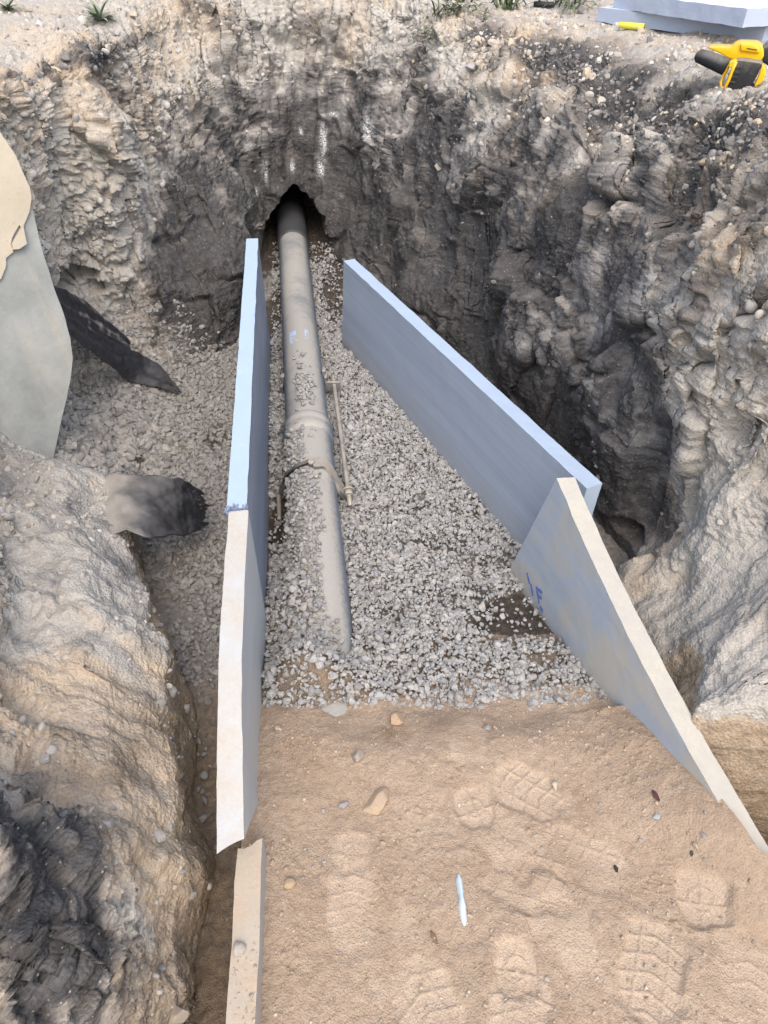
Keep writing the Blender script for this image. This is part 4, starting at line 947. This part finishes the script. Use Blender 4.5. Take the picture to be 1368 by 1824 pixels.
# ------------------------------------------------------------------ concrete slab leaning on the left bank
def slab():
    p1 = PY(95, 838, 1.83); N_ = np.array([.762, -.647, .42]); N_ /= np.linalg.norm(N_)
    def on(px, py):
        d = ray(px, py); o = np.array([0, 0, EYE]); t = ((p1-o)@N_)/(d@N_); return o+d*t
    out = [(93, 850), (100, 810), (114, 745), (128, 680), (133, 640), (128, 600), (117, 560), (100, 515), (86, 470), (72, 420), (58, 360), (52, 330), (40, 300), (22, 266), (0, 228), (-60, 130), (-260, 120), (-420, 420), (-380, 980), (-150, 930), (0, 880)]
    e1 = np.cross([0, 0, 1], N_); e1 /= np.linalg.norm(e1); e2 = np.cross(N_, e1)
    O = on(20, 560)
    t = empty('concrete_slab', Vector(O)); tag(t, "grey concrete slab leaning on the left bank with flaking beige coat", 'slab')
    M = Matrix((( e1[0], e2[0], N_[0]), (e1[1], e2[1], N_[1]), (e1[2], e2[2], N_[2])))
    t.rotation_euler = M.to_euler()
    def loc(px, py): v = on(px, py)-O; return v@e1, v@e2
    def solid(name, pts, z0, z1, mat, jit, bw):
        pts = np.array(pts, float)
        # finer, slightly ragged outline
        q = []
        for i in range(len(pts)):
            a, b = pts[i], pts[(i+1) % len(pts)]; n = max(2, int(np.linalg.norm(b-a)/.012))
            for k in range(n): q.append(a+(b-a)*k/n)
        q = np.array(q); nn = fbm(np.column_stack([q*14, np.zeros(len(q))]), 3)[:, None]
        c = q.mean(0); q = q + (q-c)/np.linalg.norm(q-c, axis=1)[:, None]*nn*jit
        bm = bmesh.new(); lo = [bm.verts.new((x, y, z0)) for x, y in q]; hi = [bm.verts.new((x, y, z1-bw)) for x, y in q]
        qi = c+(q-c)*(1-bw*1.2); top = [bm.verts.new((x, y, z1)) for x, y in qi]; n = len(q)
        for A, B in ((lo, hi), (hi, top)):
            for i in range(n): bm.faces.new((A[i], A[(i+1) % n], B[(i+1) % n], B[i]))
        bm.faces.new(lo[::-1])
        f = bm.faces.new(top); bmesh.ops.triangulate(bm, faces=[f])
        bmesh.ops.subdivide_edges(bm, edges=[e for e in bm.edges if e.calc_length() > .08], cuts=2, use_grid_fill=True)
        bmesh.ops.recalc_face_normals(bm, faces=bm.faces[:])
        return bm_obj(name, bm, mat, t)
    s = NT("concrete"); co = s.co()
    c = s.ramp(s.noise(5, 6, .62, co), [(.3, (.21, .22, .21)), (.5, (.275, .288, .276)), (.7, (.345, .355, .338))])
    c = s.mix(s.ramp(s.noise(1, 5, .6, s.co((14, 2.5, 6))), [(.5, 0.), (.75, .5)]), c, (.40, .365, .29))
    c = s.mix(s.ramp(s.noise(90, 4, .7, co), [(.60, 0.), (.72, .5)]), c, (.22, .20, .17))
    M_con = s.done(c, s.bump(s.math('ADD', s.noise(40, 5, .6, co), s.math('MULTIPLY', s.noise(7, 4, .5, co), 2.)), .004, .6), .8)
    s = NT("beige_coat"); co = s.co()
    c = s.ramp(s.noise(6, 6, .6, co), [(.3, (.40, .35, .265)), (.6, (.47, .42, .33)), (.75, (.52, .49, .42))])
    c = s.mix(s.ramp(s.noise(70, 4, .7, co), [(.62, 0.), (.7, .5)]), c, (.25, .21, .16))
    M_coat = s.done(c, s.bump(s.noise(30, 5, .6, co), .004, .6), .85)
    solid('slab_body', [loc(*p) for p in out], -.12, 0, M_con, .002, .012)
    coat = [(53, 334), (56, 350), (50, 378), (44, 395), (40, 408), (33, 402), (20, 425), (18, 436), (24, 450), (16, 456), (10, 462), (9, 478), (0, 497), (-120, 560), (-330, 640), (-400, 430), (-255, 135), (-60, 140), (0, 236), (22, 272), (40, 305)]
    solid('beige_coat', [loc(*p) for p in coat], .0, .010, M_coat, .005, .004)
    fl = [(37, 402), (41, 428), (43, 436), (30, 446), (20, 447), (18, 436)]
    solid('loose_flake', [loc(*p) for p in fl], .004, .022, M_coat, .003, .004)
slab()

# ------------------------------------------------------------------ black geotextile
def cloth(name, top, bot, label, nf, amp, mat, nu=90, nv=46, thick=.003, seed=0, lift=.01, cake=(-.5, -.9), edge=4, tip=10, along=.5):
    top, bot = [np.array(v, float) for v in (top, bot)]
    t = np.linspace(0, 1, len(top)); u = np.linspace(0, 1, nu); A = hermite(t, top, u); B = hermite(np.linspace(0, 1, len(bot)), bot, u)
    v = np.linspace(0, 1, nv)
    P = A[:, None]*(1-v[None, :, None]) + B[:, None]*v[None, :, None]
    du = np.gradient(P, axis=0); dv = np.gradient(P, axis=1); N = np.cross(du, dv); N /= np.linalg.norm(N, axis=2)[:, :, None]+1e-9
    if N[..., 2].mean() < 0: N = -N
    U, Vv = np.meshgrid(u, v, indexing='ij')
    q = np.stack([U*1.6+seed, Vv*nf*.55, 0*U+seed], -1).reshape(-1, 3)
    w_ = ridged(q*[along*2, 1, 1], 2, .5).reshape(U.shape)*.5 + .5*np.sin(Vv*nf*2*math.pi + along*4.4*U + 1.8*fbm(np.stack([U*3*along*2, Vv*2, 0*U+seed+4], -1).reshape(-1, 3), 2).reshape(U.shape))
    prof = np.sin(np.pi*np.clip(Vv, 0, 1))**.5
    P = P + N*(lift + amp*(w_*.8)*(.35+.65*U))[..., None]
    P = P + .006*np.stack([fbm(P.reshape(-1, 3)*14+k*30, 3).reshape(U.shape) for k in range(3)], -1)
    # ragged sides and end
    P = P + (dv*edge*(fbm(np.stack([U*6, 0*U+(Vv > .5)*5, 0*U+seed], -1).reshape(-1, 3), 2, .5).reshape(U.shape)*np.clip(np.abs(Vv-.5)*4-1, 0, 1))[..., None])
    P[..., :] += (du*tip*(fbm(np.stack([Vv*9, 0*U, 0*U+seed], -1).reshape(-1, 3), 2, .5).reshape(U.shape)*sstep(.75, 1, U))[..., None])
    o = mesh_np(name, P.reshape(-1, 3), grid_faces(nu, nv), mat, attrs=dict(caked=(sstep(*cake, U+.10*fbm(np.stack([U*5, Vv*4, 0*U+seed], -1).reshape(-1, 3), 3).reshape(U.shape))).ravel()))
    m = o.modifiers.new("solid", 'SOLIDIFY'); m.thickness = thick; m.offset = -1
    return tag(o, label, 'geotextile')
def mat_cloth(name, dusty):
    s = NT(name); co = s.co()
    c = s.ramp(s.noise(60, 4, .6, co), [(.3, (.016, .016, .019)), (.7, (.040, .040, .045))])
    d = s.math('MULTIPLY', s.ramp(s.upness(), [(.35, 0.), (.95, 1.)]), s.ramp(s.noise(9, 5, .6, co), [(.3, .1), (.62, 1.)]))
    c = s.mix(s.math('MAXIMUM', s.attr('caked'), s.math('MULTIPLY', d, dusty, clamp=True)), c, s.mix(s.noise(220, 3, .6, co), (.26, .245, .22), (.44, .41, .365)))
    return s.done(c, s.bump(s.noise(500, 2, .5, co), .0012, .6), .5, spec=.4)
cloth('geotextile', [PY(95, 552, 2.30), PY(184, 603, 2.60), PY(271, 646, 2.76), at(322, 698, -.10)], [PY(100, 582, 2.22), PY(184, 645, 2.48), PY(234, 680, 2.62), at(318, 704, -.105)], "black folded geotextile strip coming out from behind the concrete slab", 1.8, .012, mat_cloth("black_geotextile", .10), seed=2, lift=.006, edge=1.5, tip=5, along=.2)
cloth('geotextile', [PY(85, 505, 2.5), PY(140, 535, 2.72), PY(186, 573, 2.80), PY(224, 612, 2.84)], [PY(92, 556, 2.40), PY(130, 580, 2.54), PY(180, 606, 2.68), PY(226, 630, 2.78)], "dust-covered dark geotextile flap above the black strip against the bank", 2.0, .014, mat_cloth("dusty_geotextile", 1.3), seed=7, lift=.008, edge=1, tip=4, along=.2)
cloth('geotextile', [at(165, 850, .09), at(235, 848, .17), at(310, 852, .13), at(360, 876, .02)], [at(165, 935, .10), at(240, 955, .165), at(320, 956, .06), at(366, 936, -.06)], "black geotextile end poking out over the left earth bank, dusted grey", 1.7, .007, mat_cloth("grey_geotextile", .38), seed=5, lift=.0, cake=(.5, .1), edge=3.0, tip=7, along=.8)

# ------------------------------------------------------------------ things on the upper ground
def stack():
    a = np.array(hit(1062, 40)[0]); b = np.array(hit(1356, 80)[0])
    z = (a[2]+b[2])/2
    lab = ["lower white blue foam board lying under another at the top right", "upper white blue foam board lying askew on the lower one"]
    M_s = mat_foam("stack_foam", (.60, .64, .72), (.47, .55, .70), .12, .05, (3, 3, 3), .1, (.5, .45, .4))
    def flat(name, p, q, z0, th, depth, label, tilt):
        p, q = p[:2], q[:2]; e = q-p; L = np.linalg.norm(e); e /= L; n = np.array([-e[1], e[0]])
        if n[1] < 0: n = -n
        V, F, top = [], [], []; off = 0
        def pos(s, d, h):
            s, d, h = np.broadcast_arrays(s, d, h); P = np.stack([s*L, d*depth, h*th], -1).astype(float); f = P.reshape(-1, 3)
            return (f + .0022*np.stack([fbm(f*14+seed, 3), fbm(f*14+30+seed, 3), fbm(f*14+60+seed, 3)], 1)).reshape(P.shape)
        seed = z0*100
        s_, d_, h_ = np.linspace(0, 1, 60), np.linspace(0, 1, 60), np.linspace(0, 1, 6)
        one, zero = np.ones((1, 1)), np.zeros((1, 1))
        for A, tp in ((pos(s_[:, None], d_[None], one), 0), (pos(s_[:, None], d_[None], zero), 0), (pos(s_[:, None], zero, h_[None]), 1), (pos(s_[:, None], one, h_[None]), 1), (pos(zero, d_[:, None], h_[None]), 1), (pos(one, d_[:, None], h_[None]), 1)):
            V.append(A.reshape(-1, 3)); F.append(grid_faces(*A.shape[:2])+off); top.append(np.full(A.shape[0]*A.shape[1], tp)); off += A.shape[0]*A.shape[1]
        o = mesh_np(name, np.concatenate(V), np.concatenate(F), M_s, attrs=dict(top=np.concatenate(top)), smooth=False)
        bm = bmesh.new(); bm.from_mesh(o.data); bmesh.ops.remove_doubles(bm, verts=bm.verts[:], dist=1e-6) if False else None
        bmesh.ops.recalc_face_normals(bm, faces=bm.faces[:]); bm.to_mesh(o.data); bm.free()
        o.matrix_world = Matrix(((e[0], n[0], 0, p[0]), (e[1], n[1], 0, p[1]), (0, 0, 1, z0), (0, 0, 0, 1))) @ Euler((tilt[0], tilt[1], 0)).to_matrix().to_4x4()
        return tag(o, label, 'foam board', 'foam boards stacked on the ground')
    sl = math.atan2(b[2]-a[2], np.linalg.norm((b-a)[:2]))
    flat('foam_board', a, b, a[2]+.004, .054, 1.25, lab[0], (.0, -sl))
    u = (b-a)/np.linalg.norm((b-a)[:2]); n = np.array([-u[1], u[0], 0])
    if n[1] < 0: n = -n
    a2 = a + u*.06 + n*.03; b2 = b + u*.0 - n*.14
    flat('foam_board', a2, b2, a[2]+.0595, .056, 1.25, lab[1], (.0, -sl-.006))
stack()
h = hit(1124, 52)[0]
ty = empty('tube', h+Vector((0, 0, .012))); tag(ty, "short yellow plastic tube lying in front of the foam stack", 'tube')
ty.rotation_euler = (0, 0, math.radians(-32))
M_y = mat_simple("yellow_plastic", (.62, .60, .08), .45, 0, .15, 60)
tube('tube_wall', [Vector((-.055, 0, 0)), Vector((-.053, 0, 0)), Vector((.053, 0, 0)), Vector((.055, 0, 0))], np.array([.011, .0125, .0125, .011]), M_y, ty, 20, caps=False)
tube('tube_end', [Vector((.0552, 0, 0)), Vector((.0555, 0, 0))], np.array([.011, .009]), mat_simple("yellow_tube_end", (.40, .38, .06), .5), ty, 20)
h = hit(968, 14)[0]
bar = empty('bar', h+Vector((0, 0, .014))); bar.rotation_euler = (0, 0, math.radians(-25)); tag(bar, "short black plastic rod on the ground left of the foam stack", 'rod')
tube('rod_body', [Vector((-.05, 0, 0)), Vector((-.047, 0, 0)), Vector((.047, 0, 0)), Vector((.05, 0, 0))], np.array([.010, .012, .012, .010]), mat_simple("black_plastic", (.03, .03, .034), .45), bar, 16)
h = hit(822, 1612)[0]
# sliver of foam on the sand
def sliver():
    a, b = at(816, 1562, 0), at(827, 1652, 0)
    n = 26; V, F = [], []
    for k in range(n):
        t = k/(n-1); c = a+(b-a)*t; wd = .0065*(.35+.65*sstep(0, .10, t))*(1-.5*sstep(.92, 1, t))*(.85-.15*sstep(.36, .40, t)+.3*sstep(.44, .62, t))*(1-.35*sstep(.6, 1, t)) + .0006
        z = float(sand_z(np.array([c[0]]), np.array([c[1]]))[0]); s = np.array([1, .12, 0])
        for dx, dz in ((-1, .001), (-.55, .008), (.0, .0115), (.5, .010), (1, .002), (.2, -.002)): V.append(c+s*wd*dx+np.array([0, 0, z+dz*(.4+.6*math.sin(math.pi*min(1, t*1.1+.05)))]))
    for k in range(n-1):
        for j in range(6): F.append((6*k+j, 6*k+(j+1) % 6, 6*k+6+(j+1) % 6, 6*k+6+j))
    o = mesh_np('foam_sliver', np.array(V), np.array(F), mat_simple("foam_sliver", (.56, .68, .78), .7, 0, .15, 200, .001), smooth=False)
    bm = bmesh.new(); bm.from_mesh(o.data); bmesh.ops.holes_fill(bm, edges=bm.edges[:]); bmesh.ops.recalc_face_normals(bm, faces=bm.faces[:]); bm.to_mesh(o.data); bm.free()
    tag(o, "thin light blue sliver of foam lying on the sand", 'foam scrap')
sliver()
def chip(px, py, L, W, col, name, label, cat, rot=0):
    l, n = hit(px, py); bm = bmesh.new(); bmesh.ops.create_icosphere(bm, subdivisions=3, radius=1)
    for v in bm.verts:
        v.co.x *= L; v.co.y *= W*(1-.5*abs(v.co.x/L)); v.co.z *= W*.35; v.co.z += .25*W*math.sin(v.co.x/L*3)
    o = bm_obj(name, bm, mat_simple(name+"_stuff", col, .7, 0, .4, 120, .001), None, True); o.location = l+Vector((0, 0, W*.3)); o.rotation_euler = (.15, .1, rot)
    return tag(o, label, cat)
chip(1168, 1418, .014, .007, (.09, .035, .045), 'dry_leaf', "dark red curled leaf on the sand near the right board", 'leaf', 1.9)
chip(1232, 1520, .008, .004, (.07, .06, .05), 'wood_chip', "dark splinter among debris by the right board's tip", 'wood chip', 1.2)
chip(1097, 1548, .008, .005, (.035, .034, .034), 'charcoal_bit', "black charcoal crumb pressed in a boot print", 'charcoal', 1.7)
chip(773, 1670, .014, .005, (.20, .14, .08), 'twig_piece', "short brown bit of twig on the sand below the foam sliver", 'twig', 2.0)
chip(487, 1248, .014, .006, (.12, .085, .06), 'bark_piece', "brown bit of bark where sand meets the left board", 'bark', .6)
chip(1170, 1455, .010, .006, (.33, .36, .37), 'slate_chip', "pale grey flat chip below the dark red leaf", 'stone chip', .3)

def drill():
    c = Vector(hit(1312, 158)[0]) + Vector((0, 0, .012)); f = Vector((c.x, c.y, 0)).normalized()
    ax = (c-Vector((0, 0, EYE))).dot(Vector((0, CP, -SP))); k = ax/FPX
    t = empty('cordless_drill', c); t.rotation_euler = (0, 0, math.atan2(f.y, f.x)-math.pi/2)
    tag(t, "yellow and black cordless power tool lying on the right rim", 'power tool')
    rt = Vector((f.y, -f.x, 0)); E = Vector((0, 0, EYE))
    def plane_pt(px, py):
        d_ = Vector(ray(px, py)); p = E + d_*((c+f*.01-E).dot(f)/d_.dot(f)); return (p-c).dot(rt), p.z-c.z
    X = lambda px, py=120: plane_pt(px, py)[0]
    Z = lambda py, px=1312: plane_pt(px, py)[1]
    My = mat_simple("yellow_shell", (.80, .47, .012), .38, 0, .12, 30, .0004, .25, (.5, .42, .3), 18)
    Mb = mat_simple("black_shell", (.028, .030, .034), .5, 0, .25, 60, .0006, .35, (.34, .32, .28), 22)
    Mbd = mat_simple("dusty_black_shell", (.026, .026, .028), .55, 0, .3, 50, .0008, .6, (.42, .38, .31), 18)
    def ext(name, pts, y0, y1, mat, bw, parent=t, rotm=None):
        bm = bmesh.new()
        lo = [bm.verts.new((X(a, b), y0, Z(b, a))) for a, b in pts]; hi = [bm.verts.new((X(a, b), y1, Z(b, a))) for a, b in pts]; n = len(pts)
        bm.faces.new(lo); bm.faces.new(hi[::-1])
        for i in range(n): bm.faces.new((lo[i], hi[i], hi[(i+1) % n], lo[(i+1) % n]))
        bmesh.ops.recalc_face_normals(bm, faces=bm.faces[:]); bevel(bm, bw, 3)
        return bm_obj(name, bm, mat, parent, True)
    ext('housing', [(1259, 86), (1276, 85), (1301, 86), (1308, 80), (1316, 77), (1346, 78), (1356, 83), (1360, 92), (1360, 104), (1354, 112), (1312, 112), (1296, 106), (1282, 98), (1266, 91)], .035, .095, My, .005)
    ext('motor_cover', [(1318, 79), (1344, 80), (1352, 86), (1353, 97), (1318, 93)], .026, .06, My, .005)
    ext('gear_case', [(1353, 88), (1372, 84), (1384, 90), (1384, 118), (1368, 122), (1354, 112)], .045, .10, Mb, .006)
    cyl('chuck', (X(1384, 103), .072, Z(103, 1384)), (X(1408, 105), .072, Z(105, 1408)), .018, Mb, t, 24)
    grip = [Vector((X(a, b), y, Z(b, a))) for a, y, b in ((1241, .045, 101), (1243, .043, 102), (1258, .035, 107), (1275, .028, 113), (1296, .022, 122))]
    tube('grip', grip, np.array([.014, .0185, .020, .0215, .022]), Mb, t, 28)
    bat = ext('battery', [(1310, 107), (1318, 104), (1355, 109), (1359, 112), (1348, 135), (1334, 157), (1330, 160), (1292, 168), (1288, 165), (1297, 136)], -.012, .06, Mbd, .007)
    for a, b in (((1304, 117.5), (1347, 121)), ((1301, 126), (1343, 130)), ((1298, 134), (1338, 139)), ((1295, 143), (1333, 148))):
        bm = bmesh.new(); p = Vector((X(a[0]+4, a[1]), -.0125, Z(a[1], a[0]))); q = Vector((X((a[0]+b[0])/2-4, (a[1]+b[1])/2), -.0125, Z((a[1]+b[1])/2, (a[0]+b[0])/2)))
        m_ = (p+q)/2; add_box(bm, ((q-p).length, .004, .0035), m_, (0, math.atan2(-(q-p).z, (q-p).x), 0)); bm_obj('battery_rib', bm, Mbd, bat)
    def loop(name, pts, r_): 
        P = [Vector((X(a, b), y, Z(b, a))) for a, y, b in pts]; return tube(name, P, r_, My, bat, 10)
    loop('battery_frame', [(1313, -.010, 106), (1303, -.010, 110), (1298, .0, 118), (1290, .008, 133), (1284, .010, 146), (1284, .006, 152), (1288, -.006, 157), (1293, -.012, 153), (1299, -.013, 140), (1305, -.013, 124), (1312, -.012, 108)], .0045)
    ext('battery_clip', [(1300, 108), (1310, 106), (1306, 119), (1298, 118)], -.014, .03, My, .003, bat)
    ext('battery_clip', [(1358, 112), (1364, 119), (1364, 130), (1358, 144), (1345, 153), (1345, 148), (1353, 130)], -.014, .03, My, .003, bat)
    ext('battery_clip', [(1284, 150), (1291, 154), (1287, 163), (1283, 162)], -.010, .02, My, .002, bat)
    ext('nameplate', [(1330, 86.5), (1349, 89.5), (1349, 91), (1330, 88)], .0235, .03, Mb, .0006)
drill()

# plants on the rim
M_leaf = mat_simple("pale_leaf", (.17, .22, .15), .6, 0, .4, 60, .0006, .3, (.40, .38, .30), 30)
M_grn = mat_simple("green_leaf", (.075, .115, .04), .6, 0, .45, 60, .0006, .2, (.35, .32, .25), 30)
M_stem = mat_simple("dry_stem", (.20, .17, .10), .8)
def leaf(bm, base, az, el, L, W, curl):
    prev = None; n = 6; p = Vector(base); e = el
    for k in range(n+1):
        t = k/n; wd = W*math.sin(math.pi*min(1, .12+t*.88))**.8*.5; dirv = Vector((math.cos(az)*math.cos(e), math.sin(az)*math.cos(e), math.sin(e))); sd_ = Vector((-math.sin(az), math.cos(az), 0))
        r_ = [bm.verts.new(p-sd_*wd+Vector((0, 0, wd*.25))), bm.verts.new(p), bm.verts.new(p+sd_*wd+Vector((0, 0, wd*.25)))]
        if prev:
            for j in (0, 1): bm.faces.new((prev[j], prev[j+1], r_[j+1], r_[j]))
        prev = r_; p = p+dirv*(L/n); e -= curl/n
def plant(px, py, name, label, cat, nl, L, W, mat, els=(.3, 1.1), curl=1.0, stems=0, spread=.0):
    l, n = hit(px, py); t = empty(name, l); tag(t, label, cat)
    bm = bmesh.new()
    for k in range(nl):
        az = random.uniform(0, 6.28); b = (random.gauss(0, spread), random.gauss(0, spread), 0)
        leaf(bm, b, az, random.uniform(*els), L*random.uniform(.6, 1.1), W*random.uniform(.7, 1.2), curl*random.uniform(.5, 1.3))
    stm = []
    for k in range(stems):
        az = random.uniform(0, 6.28); p = Vector((random.gauss(0, spread), random.gauss(0, spread), 0)); P = [p.copy()]; e = random.uniform(.5, 1.2)
        for j in range(7):
            p = p+Vector((math.cos(az)*math.cos(e), math.sin(az)*math.cos(e), math.sin(e)))*L*.3; e -= .28; az += random.uniform(-.4, .4); P.append(p.copy())
            for _ in range(3): leaf(bm, p, random.uniform(0, 6.28), random.uniform(0, .8), L*.35, W*1.4, .8)
        stm.append(P)
    bm_obj('leaves', bm, mat, t, True)
    bs = bmesh.new()
    for P in stm or [[Vector((0, 0, -.02)), Vector((0, 0, 0)), Vector((0, 0, .02))]]:
        prev = None
        for p in P:
            r_ = [bs.verts.new(p+Vector((math.cos(a)*.0016, math.sin(a)*.0016, 0))) for a in (0, 2.1, 4.2)]
            if prev:
                for j in range(3): bs.faces.new((prev[j], prev[(j+1) % 3], r_[(j+1) % 3], r_[j]))
            prev = r_
    bm_obj('stem', bs, M_stem, t, True)
plant(178, 38, 'rosette_plant', "pale grey green rosette plant on the upper left ground", 'plant', 44, .11, .016, M_leaf, (.2, 1.2), .9)
plant(14, 18, 'rosette_plant', "small pale plant at the very top left corner", 'plant', 26, .09, .014, M_leaf, (.1, 1.0), .9)
plant(785, 28, 'weed', "bushy green weed growing on the rim above the pit's right side", 'plant', 30, .14, .009, M_grn, (.2, 1.2), 1.3, 6, .04)
plant(768, 70, 'weed', "trailing weed hanging down the bank below the bushy weed", 'plant', 8, .06, .008, M_leaf, (.0, .8), 1.2, 4, .02)
plant(905, 16, 'grass_tuft', "green grass tuft with a yellowing blade on the rim", 'grass', 26, .20, .013, M_grn, (.4, 1.3), 1.4, 0, .03)
plant(1010, 12, 'grass_tuft', "dark green grass left of the foam stack", 'grass', 30, .24, .014, M_grn, (.3, 1.2), 1.4, 0, .05)
